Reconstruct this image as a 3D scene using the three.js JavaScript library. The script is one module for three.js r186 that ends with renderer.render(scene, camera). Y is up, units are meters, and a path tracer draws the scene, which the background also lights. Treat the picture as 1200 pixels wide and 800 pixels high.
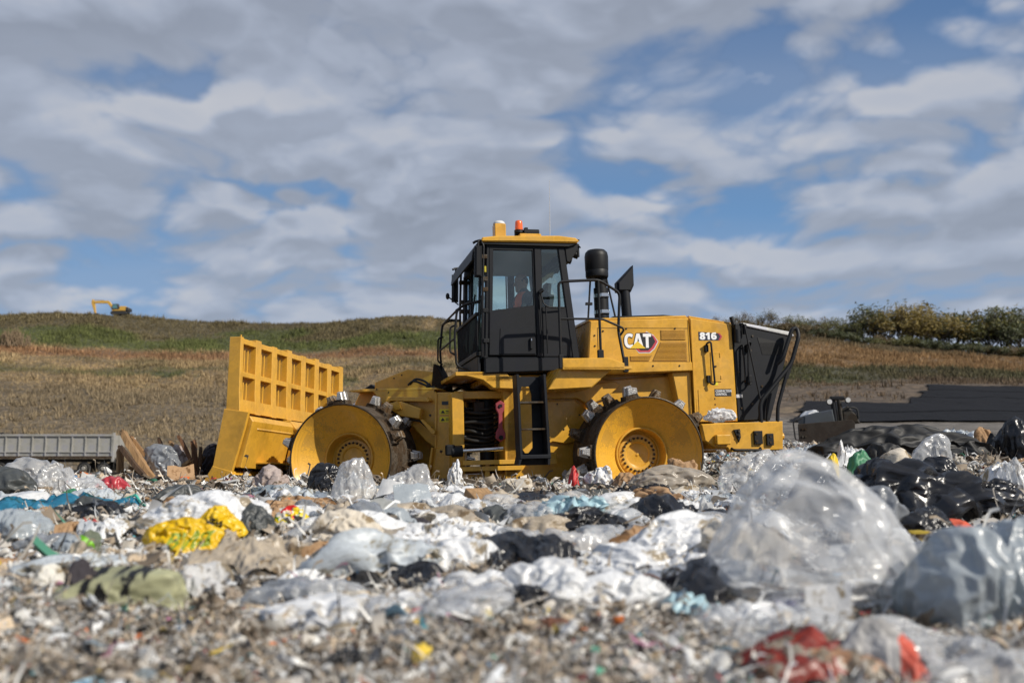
import * as THREE from 'three';
import { mergeGeometries, mergeVertices } from 'three/addons/utils/BufferGeometryUtils.js';
import { RoundedBoxGeometry } from 'three/addons/geometries/RoundedBoxGeometry.js';
import { MarchingCubes } from 'three/addons/objects/MarchingCubes.js';
import { FontLoader } from 'three/addons/loaders/FontLoader.js';
import { TextGeometry } from 'three/addons/geometries/TextGeometry.js';

// ---------- camera, sky, sun, exposure ----------
const scene = new THREE.Scene();
const EYE = 0.665;
const camera = new THREE.PerspectiveCamera(38.36, 1024 / 682, 0.05, 4000);
camera.position.set(0, EYE, 0);
camera.rotation.x = THREE.MathUtils.degToRad(7.333);
camera.focus = 12.6;
camera.userData.fStop = 1.4;
const renderer = new THREE.WebGLRenderer({ antialias: true });
renderer.setSize(1024, 682);
renderer.toneMapping = THREE.LinearToneMapping;
renderer.toneMappingExposure = 1.1;
renderer.shadowMap.enabled = true;
const SUN = new THREE.Vector3(0.675, 0.60, 0.43).normalize();
const sun = new THREE.DirectionalLight(new THREE.Color(1.0, 0.93, 0.82), 4.4);
sun.position.copy(SUN).multiplyScalar(60).add(new THREE.Vector3(0, 0, -13));
sun.target.position.set(0, 0, -13);
sun.castShadow = true;
sun.shadow.mapSize.set(4096, 4096);
Object.assign(sun.shadow.camera, { left: -16, right: 16, top: 16, bottom: -16, near: 1, far: 160 });
sun.shadow.radius = 1;
scene.add(sun, sun.target);

// ---------- seeded randomness and noise ----------
function rng(seed) { let a = seed >>> 0; return () => { a = (a + 0x6D2B79F5) >>> 0; let t = Math.imul(a ^ (a >>> 15), 1 | a); t = (t + Math.imul(t ^ (t >>> 7), 61 | t)) ^ t; return ((t ^ (t >>> 14)) >>> 0) / 4294967296; }; }
const hash3 = (i, j, k) => { let h = (Math.imul(i, 374761393) + Math.imul(j, 668265263) + Math.imul(k, 2147483647 ^ 1274126177)) | 0; h = Math.imul(h ^ (h >>> 13), 1274126177); h ^= h >>> 16; return (h >>> 0) / 4294967296; };
const fade = (t) => t * t * t * (t * (t * 6 - 15) + 10);
const lerp = (a, b, t) => a + (b - a) * t, clamp = (x, a = 0, b = 1) => Math.min(b, Math.max(a, x));
const sstep = (a, b, x) => { const t = clamp((x - a) / (b - a)); return t * t * (3 - 2 * t); };
function n3(x, y, z) {
  const i = Math.floor(x), j = Math.floor(y), k = Math.floor(z), u = fade(x - i), v = fade(y - j), w = fade(z - k);
  return lerp(lerp(lerp(hash3(i, j, k), hash3(i + 1, j, k), u), lerp(hash3(i, j + 1, k), hash3(i + 1, j + 1, k), u), v),
    lerp(lerp(hash3(i, j, k + 1), hash3(i + 1, j, k + 1), u), lerp(hash3(i, j + 1, k + 1), hash3(i + 1, j + 1, k + 1), u), v), w) * 2 - 1;
}
function n2(x, y, s = 0) {
  const i = Math.floor(x), j = Math.floor(y), u = fade(x - i), v = fade(y - j);
  return lerp(lerp(hash3(i, j, s), hash3(i + 1, j, s), u), lerp(hash3(i, j + 1, s), hash3(i + 1, j + 1, s), u), v) * 2 - 1;
}
function fbm2(x, y, o = 5, s = 0) { let a = 0.5, f = 0; for (let i = 0; i < o; i++) { f += a * n2(x, y, s + i); const t = x * 1.6 - y * 1.2; y = x * 1.2 + y * 1.6 + 3.7; x = t + 1.3; a *= 0.5; } return f; }
function fbm3(x, y, z, o = 4) { let a = 0.5, f = 0; for (let i = 0; i < o; i++) { f += a * n3(x, y, z); x = x * 2.03 + 1.7; y = y * 2.03 - 4.1; z = z * 2.03 + 9.2; a *= 0.5; } return f; }
function table(t, x) { if (x <= t[0][0]) return t[0][1]; for (let i = 1; i < t.length; i++) if (x <= t[i][0]) { const [x0, y0] = t[i - 1], [x1, y1] = t[i]; return lerp(y0, y1, (x - x0) / (x1 - x0)); } return t[t.length - 1][1]; }

// ---------- the sky: air and broken stratocumulus ----------
{
  const W = 3584, H = 1792, data = new Float32Array(W * H * 4), rnd = rng(71);
  // openings in the cloud sheet: azimuth from straight ahead, elevation, half sizes (degrees), depth
  const gaps = [[-23, 21, 5.5, 1.3, .6], [-20, 20.3, 3, 1.3, .45], [21.5, 21.5, 6.5, 1.8, .75], [15, 20.4, 3.5, 1.6, .5], [14, 22.8, 2.5, 1.5, .25], [9, 23.5, 3, 1.5, .3], [26, 24.2, 4, 1.6, .6], [5.5, 16.6, 4.5, 1.2, .6], [-11, 15.4, 4, .7, .4], [-18, 15, 6, .5, .4], [12, 13.2, 4, .8, .45], [20, 15.6, 5, .8, .4], [-17, 10.1, 8, .8, .3], [-24, 9.2, 5, .8, .4], [27, 9.6, 4, .9, .4], [2, 11.2, 6, 1, .4], [-5, 13, 3.5, .8, .4], [19, 9.9, 5, .5, .35]];
  for (let i = 0; i < 130; i++) { const az = -180 + 360 * rnd(), el = 7 + 60 * rnd() * rnd() + 3 * rnd(), k = 0.6 + el / 22; if (Math.abs(az) > 34 || el > 30) gaps.push([az, el, (2.5 + 5 * rnd()) * k, (.7 + 1.2 * rnd()) * k, .3 + .4 * rnd()]); }
  const puffs = [[-1, 20.2, 3.5, 1.8, .35], [-15, 18.9, 5, 1.6, .35], [-11.4, 11.6, 2, .6, .4], [8, 14.6, 2.2, .9, .4], [-8, 14.9, 2.2, .8, .3], [18, 16.8, 4, 1, .25]];
  for (let i = 0; i < 50; i++) { const az = -180 + 360 * rnd(), el = 9 + 55 * rnd() * rnd(); if (Math.abs(az) > 34 || el > 30) puffs.push([az, el, 2 + 3 * rnd(), .8 + 1.2 * rnd(), .3]); }
  const near = Array.from({ length: 180 }, () => [[], []]);
  const spread = (list, which) => { for (const g of list) for (let b = 0; b < 180; b++) { let d = Math.abs(((b * 2 + 1 - 180 - g[0] + 540) % 360) - 180); if (d < g[2] * 2.6 + 2) near[b][which].push(g); } };
  spread(gaps, 0); spread(puffs, 1);
  const lump = (list, az, el) => { let s = 0; for (const g of list) { let d = ((az - g[0] + 540) % 360) - 180; const q = (d / g[2]) ** 2 + ((el - g[1]) / g[3]) ** 2; if (q < 7) s += g[4] * Math.exp(-q); } return s; };
  const bil = (x, y, o, k) => { let a = .5, f = 0; for (let i = 0; i < o; i++) { f += a * (2 * Math.abs(n2(x, y, k + i)) - .5); const t = x * 1.62 - y * 1.2; y = x * 1.2 + y * 1.62 + 3.7; x = t + 1.3; a *= .52; } return f; };
  const dens = (dx, dz, el, az, fine) => {
    const elD = el * 180 / Math.PI, s = 1 / (Math.sin(Math.max(el, 0)) + .20), c = Math.cos(el), px = dx * c * s, pz = dz * c * s;
    const wx = fbm2(px * 1.1 + 7, pz * 1.1, 3, 40), wz = fbm2(px * 1.1 - 9, pz * 1.1 + 4, 3, 50), qx = px + wx * .22, qz = pz + wz * .22;
    const b = near[Math.min(179, Math.max(0, Math.floor((az + 180) / 2)))], m = Math.min(1, elD / 16);
    const n1 = fbm2(px * 6, pz * 6, 3, 80), n4 = fbm2(px * 6 + 9, pz * 6, 3, 85);
    const gx = az + wx * 5 + 4 * n1, gy = elD + (wz * 2 + 2.2 * n4) * m;
    const hole = lump(b[0], gx, gy), puff = lump(b[1], gx, gy);
    return [.38 + .66 * fbm2(qx * 1.7, qz * 1.7, 4, 3) + .80 * bil(qx * 4.2, qz * 4.2, fine, 23) - hole * 1.3 + puff * .75, puff, px, pz, hole];
  };
  for (let j = 0; j < H; j++) {
    const el = ((j + 0.5) / H - 0.5) * Math.PI, elD = el * 180 / Math.PI;
    for (let i = 0; i < W; i++) {
      const o = (j * W + i) * 4; data[o + 3] = 1;
      if (elD < -1) { data[o] = 0.20; data[o + 1] = 0.19; data[o + 2] = 0.17; continue; }
      const ph = ((i + 0.5) / W - 0.5) * 2 * Math.PI;              // three's equirect: x = cos(ph), z = sin(ph)
      const dx = Math.cos(ph), dz = Math.sin(ph), az = Math.atan2(dx, -dz) * 180 / Math.PI;
      const [d, puff, px, pz] = dens(dx, dz, el, az, 6);
      let up = d; if (d > -.2) up = dens(dx, dz, el + .022 + .012 * Math.max(el, 0), az, 3)[0];   // what lies above: cloud tops catch the sun, undersides do not
      const cov = sstep(-.24, .46, d), low = sstep(14, 2, elD), deep = sstep(2, 30, elD);
      const streak = fbm2(px * .5 + pz * .1, pz * 2.4, 4, 60);
      let v = .37 + clamp((d - up) * .21, -.035, .12) - .03 * sstep(.35, 1.0, d) + puff * .10 + .03 * streak;
      const air = [lerp(.20, .034, deep), lerp(.365, .122, deep), lerp(.60, .305, deep)];
      const veil = .20 + .30 * streak, wh = sstep(.40, .54, v);
      const cl = [v * lerp(.905, .985, wh), v, v * lerp(1.20, 1.06, wh)];
      const k = clamp(cov * (.90 - .08 * low) + clamp(veil, 0, .5) * (1 - cov));
      for (let q = 0; q < 3; q++) data[o + q] = Math.max(0.02, lerp(air[q], cl[q], k));
    }
  }
  const t = new THREE.DataTexture(data, W, H, THREE.RGBAFormat, THREE.FloatType);
  t.mapping = THREE.EquirectangularReflectionMapping; t.magFilter = t.minFilter = THREE.LinearFilter; t.needsUpdate = true;
  scene.background = t; scene.environment = t;
}

// ---------- building helpers ----------
const used = new Map();
const numbered = (n) => { const k = used.get(n) || 0; used.set(n, k + 1); return k ? n + '_' + String(k).padStart(3, '0') : n; };
function shade(o) { o.traverse((m) => { if (m.isMesh) { m.castShadow = true; m.receiveShadow = true; } }); return o; }
function top(o, name, label, category, group, kind) {
  o.name = numbered(name);
  if (label) o.userData.label = label; if (category) o.userData.category = category; if (group) o.userData.group = group; if (kind) o.userData.kind = kind;
  scene.add(o); return o;
}
function merge(list) {
  list = list.flat(9).map((g) => { const r = g.index ? g.toNonIndexed() : g; for (const k of Object.keys(r.attributes)) if (!['position', 'normal', 'uv', 'color'].includes(k)) r.deleteAttribute(k); return r; });
  if (list.length === 1) return list[0];
  return mergeGeometries(list, false);
}
// texture coordinates in metres, taken across the axis each face looks along
function metric(g) {
  const p = g.attributes.position, n = g.attributes.normal, uv = new Float32Array(p.count * 2);
  for (let i = 0; i < p.count; i++) {
    const ax = Math.abs(n.getX(i)), ay = Math.abs(n.getY(i)), az = Math.abs(n.getZ(i));
    if (az >= ax && az >= ay) { uv[i * 2] = p.getX(i); uv[i * 2 + 1] = p.getY(i); } else if (ax >= ay) { uv[i * 2] = p.getZ(i); uv[i * 2 + 1] = p.getY(i); } else { uv[i * 2] = p.getX(i); uv[i * 2 + 1] = p.getZ(i); }
  }
  g.setAttribute('uv', new THREE.BufferAttribute(uv, 2)); return g;
}
function part(name, geo, mat, parent) {
  const g = metric(merge([geo])); const m = new THREE.Mesh(g, mat); m.name = name; m.castShadow = m.receiveShadow = true; parent.add(m); return m;
}
const M4 = () => new THREE.Matrix4();
// a box from corner to corner, edges rounded
function bx(x0, x1, y0, y1, z0, z1, r = 0.008) {
  const w = Math.abs(x1 - x0), h = Math.abs(y1 - y0), d = Math.abs(z1 - z0); r = Math.min(r, w / 3, h / 3, d / 3);
  return new RoundedBoxGeometry(w, h, d, 1, r).translate((x0 + x1) / 2, (y0 + y1) / 2, (z0 + z1) / 2);
}
// an outline in x, y drawn out along z
function prism(pts, z0, z1, bev = 0.006, holes = []) {
  const s = new THREE.Shape(pts.map(([x, y]) => new THREE.Vector2(x, y)));
  for (const h of holes) s.holes.push(new THREE.Path(h.map(([x, y]) => new THREE.Vector2(x, y))));
  const d = Math.abs(z1 - z0), b = Math.min(bev, d / 3);
  return new THREE.ExtrudeGeometry(s, { depth: d - 2 * b, bevelEnabled: b > 0, bevelThickness: b, bevelSize: b, bevelOffset: -b, bevelSegments: 1, curveSegments: 10 }).translate(0, 0, Math.min(z0, z1) + b);
}
const V = (a) => (a.isVector3 ? a : new THREE.Vector3(...a));
function rod(a, b, r, r2 = r, seg = 10) {
  a = V(a); b = V(b); const l = a.distanceTo(b), g = new THREE.CylinderGeometry(r2, r, l, seg);
  return g.applyMatrix4(M4().makeRotationFromQuaternion(new THREE.Quaternion().setFromUnitVectors(new THREE.Vector3(0, 1, 0), b.clone().sub(a).normalize()))).translate((a.x + b.x) / 2, (a.y + b.y) / 2, (a.z + b.z) / 2);
}
// a bent pipe: straight runs with rounded elbows
function pipe(pts, r, bend = 0.06, seg = 8) {
  const p = pts.map(V), path = new THREE.CurvePath(); let cur = p[0].clone();
  for (let i = 1; i < p.length - 1; i++) {
    const d0 = p[i].clone().sub(p[i - 1]), d1 = p[i + 1].clone().sub(p[i]), k = Math.min(bend, d0.length() * .45, d1.length() * .45);
    const a = p[i].clone().addScaledVector(d0.normalize(), -k), b = p[i].clone().addScaledVector(d1.normalize(), k);
    path.add(new THREE.LineCurve3(cur, a)); path.add(new THREE.QuadraticBezierCurve3(a, p[i], b)); cur = b;
  }
  path.add(new THREE.LineCurve3(cur, p[p.length - 1]));
  const list = [];
  for (const c of path.curves) list.push(...(c.isLineCurve3 ? [c.v1] : c.getPoints(5).slice(0, 5)));
  list.push(p[p.length - 1]);
  return new THREE.TubeGeometry(new Poly(list), list.length * 2, r, seg, false);
}
class Poly extends THREE.Curve { constructor(l) { super(); this.l = l; } getPoint(t, o = new THREE.Vector3()) { const n = this.l.length - 1, k = Math.min(n - 1, Math.floor(t * n)); return o.lerpVectors(this.l[k], this.l[k + 1], t * n - k); } }
const spline = (pts, r, n = 40, seg = 7) => new THREE.TubeGeometry(new THREE.CatmullRomCurve3(pts.map(V)), n, r, seg, false);
const turned = (profile, seg = 48) => new THREE.LatheGeometry(profile.map(([r, y]) => new THREE.Vector2(r, y)), seg);

// ---------- textures: grain, dust, dirt ----------
function grainTexture(size, make, srgb = true) {
  const d = new Uint8Array(size * size * 4);
  for (let j = 0; j < size; j++) for (let i = 0; i < size; i++) { const c = make(i / size, j / size), o = (j * size + i) * 4; d[o] = clamp(c[0]) * 255; d[o + 1] = clamp(c[1]) * 255; d[o + 2] = clamp(c[2]) * 255; d[o + 3] = 255; }
  const t = new THREE.DataTexture(d, size, size, THREE.RGBAFormat); t.wrapS = t.wrapT = THREE.RepeatWrapping; t.magFilter = THREE.LinearFilter; t.minFilter = THREE.LinearMipmapLinearFilter; t.generateMipmaps = true;
  if (srgb) t.colorSpace = THREE.SRGBColorSpace; t.needsUpdate = true; return t;
}
// noise that repeats after one tile
function tn(u, v, f, s) { const x = u * f, y = v * f, i = Math.floor(x), j = Math.floor(y), a = fade(x - i), b = fade(y - j), w = (q) => ((q % f) + f) % f; return lerp(lerp(hash3(w(i), w(j), s), hash3(w(i + 1), w(j), s), a), lerp(hash3(w(i), w(j + 1), s), hash3(w(i + 1), w(j + 1), s), a), b) * 2 - 1; }
function tf(u, v, f, o, s) { let r = 0, a = .5; for (let i = 0; i < o; i++) { r += a * tn(u, v, f, s + i); f *= 2; a *= .5; } return r; }
const repeat = (t, x, y = x) => { const c = t.clone(); c.repeat.set(x, y); c.needsUpdate = true; return c; };
const texDust = grainTexture(512, (u, v) => { const a = tf(u, v, 4, 6, 1), b = tf(u, v, 24, 3, 9), sp = hash3(Math.floor(u * 512), Math.floor(v * 512), 4) > .994 ? -.16 : 0; const k = .93 + .15 * a + .07 * b + sp, w = sstep(.10, .42, a + b * .5); return [lerp(k, .80, w * .5), lerp(k, .81, w * .5), lerp(k, .92, w * .6)]; });
const texSmudge = grainTexture(512, (u, v) => { const a = .5 + .5 * tf(u, v, 5, 6, 31); return [a, a, a]; }, false);
const texSoil = grainTexture(1024, (u, v) => { const a = tf(u, v, 6, 7, 51), b = tn(u, v, 160, 61), c = tn(u, v, 70, 62); const k = .72 + .34 * a + .16 * b + .12 * c; return [k, k * (.985 + .03 * c), k * (.96 + .05 * b)]; });
const texBumpFine = grainTexture(512, (u, v) => { const a = .5 + .5 * tf(u, v, 12, 6, 77); return [a, a, a]; }, false);
const texWood = grainTexture(512, (u, v) => { const w = u * 1 + .02 * tn(u, v, 6, 88), g = tn(w, v * .06, 64, 89) * .5 + tn(w, v * .12, 160, 90) * .35 + tn(u, v, 8, 91) * .3; const k = .8 + .22 * g; return [k, k * .97, k * .92]; });
const texRust = grainTexture(512, (u, v) => { const a = tf(u, v, 7, 6, 101), b = tn(u, v, 90, 108); const w = sstep(-.12, .22, a); const k = .8 + .2 * b; return [lerp(.52, .42, w) * k + .05, lerp(.49, .34, w) * k + .04, lerp(.45, .24, w) * k + .03]; });

const std = (o) => new THREE.MeshStandardMaterial(o), phy = (o) => new THREE.MeshPhysicalMaterial(o), lin = (r, g, b) => new THREE.Color().setRGB(r, g, b);
// ---------- the land ----------
const nearT = [[0, .0], [2, .03], [4, .12], [6, .20], [9, .31], [11.5, .40], [14, .42], [20, .40], [45, .38], [60, .40]];
const leftT = [[60, .40], [75, .38], [95, 1.8], [120, 5.6], [150, 11.7], [180, 18.8], [205, 24.7], [225, 31], [241, 37.4], [270, 38.5], [420, 34], [1600, 20]];
const rightT = [[14, .42], [20, .78], [30, 1.5], [45, 2.45], [60, 3.3], [80, 5.5], [110, 9.5], [130, 12], [150, 15.4], [175, 19.2], [203, 25], [240, 28], [420, 27], [1600, 18]];
const ridge = [[-300, 372], [0, 366], [100, 370.5], [200, 374], [300, 377], [400, 378.5], [450, 373], [500, 374], [530, 376], [620, 382], [800, 384], [860, 386], [945, 392], [1000, 402], [1100, 410], [1200, 418], [1500, 420]];
function polar(x, z) { const r = Math.hypot(x, z), a = Math.atan2(x, -z); return [r, a, 600 + 1150 * Math.tan(clamp(a, -.9, .9)), r * Math.cos(clamp(a, -.75, .75))]; }
function smoothLand(x, z) {
  const [r, a, px, D] = polar(x, z);
  const w = sstep(600, 900, px), front = sstep(1.9, 1.1, Math.abs(a));
  const kl = (548 - table(ridge, px)) / 176, kr = (548 - table(ridge, px)) / 140;
  let h = table(nearT, D);
  const l = D > 60 ? .40 + (table(leftT, D) - .40) * kl : h, q = D > 14 ? .42 + (table(rightT, D) - .42) * lerp(1, kr, sstep(90, 200, D)) : h;
  h = D < 14 ? h : lerp(l, q, w);
  if (r > 40) h = lerp(Math.min(h, .4 + r * .012), h, front);
  // heaps of refuse: left behind the blade, right beside the machine, right foreground
  const heap = (cx, cz, rx, rz, t) => t * Math.exp(-(((x - cx) / rx) ** 2) - ((z - cz) / rz) ** 2);
  h += heap(-5.3, -14.6, .9, .9, .16) + heap(5.6, -12.5, 2.2, 2.6, .26) + heap(7, -17, 3, 2.5, .25) + heap(2.4, -5.2, 1.0, .9, .05) + heap(-2.3, -6.5, 1.6, 1.2, .05);
  return h;
}
function land(x, z) {
  const [r, , px, D] = polar(x, z);
  let h = smoothLand(x, z);
  const t = sstep(45, 20, r);
  h += t * (.07 * fbm2(x * 1.1, z * 1.1, 4, 200) + .04 * fbm2(x * 4, z * 4, 3, 210)) * (r < 3 ? .8 : 1);
  if (r > 50) h += sstep(50, 110, r) * (1.1 * fbm2(x * .03, z * .03, 4, 220) + .35 * fbm2(x * .16, z * .16, 3, 230));
  if (r > 225 && px > 380) h += sstep(225, 240, r) * .5 * (fbm2(x * .12, z * .12, 3, 240)) * sstep(380, 460, px);
  // a graded haul road cut along the left slope
  return h;
}
const C3 = (a, b, t) => [lerp(a[0], b[0], t), lerp(a[1], b[1], t), lerp(a[2], b[2], t)];
const earth = [.155, .128, .098], dryGrass = [.215, .170, .112], tan = [.345, .255, .145], green = [.112, .128, .044], darkG = [.075, .088, .035], orange = [.27, .155, .085], scrub = [.150, .118, .070], grey = [.23, .21, .19];
function landColor(x, z) {
  const [r, , px, D] = polar(x, z), n = fbm2(x * .05, z * .05, 5, 300), m = fbm2(x * .4, z * .4, 4, 310), d = D + n * 14 + fbm2(x * .02, z * .09, 4, 320) * 10;
  let L;
  if (D < 55) L = earth; else {
    L = C3(earth, dryGrass, sstep(62, 84, d));
    L = C3(L, tan, sstep(150, 163, d) * (.55 + .45 * sstep(-.2, .3, n)));
    L = C3(L, darkG, sstep(.02, .3, n + .4 * m) * sstep(152, 160, d) * sstep(190, 178, d) * (px > 180 ? .9 : .7));
    L = C3(L, darkG, sstep(172, 178, d) * sstep(190, 184, d) * .45);
    L = C3(L, tan, sstep(186, 191, d) * .5);
    L = C3(L, orange, sstep(193, 197, D + n * 4) * sstep(209, 204, D + n * 4) * .9);
    L = C3(L, green, sstep(206, 211, D + n * 5));
    L = C3(L, scrub, sstep(225, 231, d) * .85);
    L = C3(L, tan, sstep(.18, .5, n + m * .5) * sstep(222, 236, d) * sstep(380, 470, px) * .6);
  }
  let R;
  if (D < 20) R = earth; else {
    R = C3(earth, grey, sstep(18, 26, D));
    R = C3(R, [.17, .125, .085], sstep(58, 72, d));
    R = C3(R, tan, sstep(70, 74, D + n * 3) * sstep(84, 78, D + n * 3) * .7);
    R = C3(R, [.15, .11, .075], sstep(78, 84, d));
    R = C3(R, darkG, sstep(124, 134, d) * (.7 + .5 * n));
    R = C3(R, [.27, .175, .09], sstep(150, 157, D + n * 5));
    R = C3(R, scrub, sstep(186, 200, d));
  }
  let c = C3(L, R, sstep(640, 860, px + n * 60));
  const k = 1 + .35 * m + .15 * n; return [c[0] * k, c[1] * k, c[2] * k];
}
{
  const angs = [], rs = [];
  for (let i = 0; i <= 440; i++) angs.push(-.62 + 1.24 * i / 440);
  for (let i = 1; i < 70; i++) angs.push(.62 + (2 * Math.PI - 1.24) * i / 70);
  for (let r = 0.25; r < 1600; r *= r < 1 ? 1.2 : r < 16 ? 1.012 : r < 60 ? 1.018 : r < 275 ? 1.009 : 1.12) rs.push(r);
  const nA = angs.length, nR = rs.length, pos = new Float32Array(nA * nR * 3 + 3), col = new Float32Array(nA * nR * 3 + 3), uv = new Float32Array(nA * nR * 2 + 2), idx = [];
  for (let j = 0; j < nR; j++) for (let i = 0; i < nA; i++) {
    const o = j * nA + i, x = rs[j] * Math.sin(angs[i]), z = -rs[j] * Math.cos(angs[i]), c = landColor(x, z);
    pos.set([x, land(x, z), z], o * 3); col.set(c, o * 3); uv.set([x / 3.1, z / 3.1], o * 2);
    const i2 = (i + 1) % nA;
    if (j < nR - 1) { const a = o, b = j * nA + i2, e = a + nA, f = b + nA; idx.push(a, b, e, b, f, e); }
  }
  const c0 = nA * nR; pos.set([0, land(0, -.01), 0], c0 * 3); col.set(earth, c0 * 3);
  for (let i = 0; i < nA; i++) idx.push(c0, (i + 1) % nA, i);
  const g = new THREE.BufferGeometry(); g.setAttribute('position', new THREE.BufferAttribute(pos, 3)); g.setAttribute('color', new THREE.BufferAttribute(col, 3)); g.setAttribute('uv', new THREE.BufferAttribute(uv, 2)); g.setIndex(idx); g.computeVertexNormals();
  const m = new THREE.Mesh(g, std({ vertexColors: true, map: texSoil, roughness: 1, bumpMap: texBumpFine, bumpScale: .03 }));
  m.receiveShadow = true; m.castShadow = true; top(m, 'ground', 'brown landfill ground rising to grassy slopes', 'ground', null, 'structure');
}
// black lining sheets laid on the far slope: strips with overlapping seams
function liner(name, quad, strips, label) {
  const root = new THREE.Group(), mat = phy({ color: lin(.013, .0135, .016), roughness: .9, specularIntensity: .25, bumpMap: repeat(texBumpFine, 2), bumpScale: .12 });
  for (let s = 0; s < strips; s++) {
    const n = 110, m = 14, pos = [], idx = [];
    for (let a = 0; a <= n; a++) for (let b = 0; b <= m; b++) {
      const u = a / n, v = clamp((s + b / m * 1.03) / strips), e0 = C3(quad[0], quad[1], u), e1 = C3(quad[3], quad[2], u), p = C3(e0, e1, v), rag = 2.2 * fbm2(p[0] * .25, p[2] * .25, 3, 410); if (a === 0) p[0] += rag * .6; if ((s === 0 && b === 0) || (s === strips - 1 && b === m)) p[2] += rag;
      pos.push(p[0], land(p[0], p[2]) + .10 + .03 * (s % 2) + .06 * Math.abs(n2(p[0] * .5, p[2] * .25, 400)), p[2]);
      if (a < n && b < m) { const i = a * (m + 1) + b; idx.push(i, i + 1, i + m + 1, i + 1, i + m + 2, i + m + 1); }
    }
    const g = new THREE.BufferGeometry(); g.setAttribute('position', new THREE.Float32BufferAttribute(pos, 3)); g.setIndex(idx); g.computeVertexNormals(); g.setAttribute('uv', new THREE.Float32BufferAttribute(pos.flatMap((_, k) => (k % 3 ? [] : [pos[k] * .2, pos[k + 2] * .2])), 2));
    const k = new THREE.Mesh(g, mat); k.name = 'strip'; k.castShadow = k.receiveShadow = true; root.add(k);
  }
  top(root, name, label, 'liner', 'black liners on the far slope');
}
const far = (px, D) => [(px - 600) / 1150 * D, 0, -D];
liner('lining_sheet', [far(925, 62), far(1330, 60), far(1330, 83), far(955, 81)], 3, 'black lining sheet laid in a wide band across the foot of the far slope');
liner('lining_sheet', [far(1062, 82), far(1330, 82), far(1330, 112), far(1092, 110)], 4, 'black lining sheet higher on the far slope below the green bank');

// dry grass and weeds on the slopes, far too many to count
{
  const rnd = rng(5), blades = [];
  for (let i = 0; i < 9; i++) { const a = rnd() * 6.28, s = .25 + .35 * rnd(), h = .5 + .5 * rnd(), w = .05 + .04 * rnd(); const cx = Math.cos(a) * .12, cz = Math.sin(a) * .12, ex = Math.cos(a) * s, ez = Math.sin(a) * s; blades.push(cx - w * Math.sin(a), 0, cz + w * Math.cos(a), cx + w * Math.sin(a), 0, cz - w * Math.cos(a), ex, h, ez); }
  const g = new THREE.BufferGeometry(); g.setAttribute('position', new THREE.Float32BufferAttribute(blades, 3)); g.computeVertexNormals();
  const N = 90000, im = new THREE.InstancedMesh(g, std({ color: 0xffffff, roughness: 1, side: THREE.DoubleSide }), N), mtx = M4(), q = new THREE.Quaternion(), c = new THREE.Color();
  let k = 0;
  while (k < N) {
    const D = 66 + 185 * Math.sqrt(rnd()) , px = -60 + 1320 * rnd(), x = (px - 600) / 1150 * D, z = -D;
    if (px > 915 && D < 84) continue; if (px > 1060 && D < 114) continue; if (px > 640 && D < 116 && rnd() < .72) continue;
    if (px > 560 && px < 820 && rnd() < .8) continue;
    const s = (.28 + .5 * rnd() * rnd()) * (.8 + D / 300) * (fbm2(x * .1, z * .1, 3, 350) > .05 ? 1.35 : .8);
    q.setFromAxisAngle(new THREE.Vector3(0, 1, 0), rnd() * 6.28);
    mtx.compose(new THREE.Vector3(x, land(x, z) - .05, z), q, new THREE.Vector3(s * 1.2, s * (.6 + .6 * rnd()), s * 1.2)); im.setMatrixAt(k, mtx);
    const b = landColor(x, z), t = .75 + .7 * rnd(); c.setRGB(b[0] * t * 1.1, b[1] * t * 1.08, b[2] * t); im.setColorAt(k, c); k++;
  }
  im.castShadow = im.receiveShadow = true; top(im, 'dry_grass', 'dry tan and green grass covering the far slopes', 'grass', null, 'stuff');
}

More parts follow.
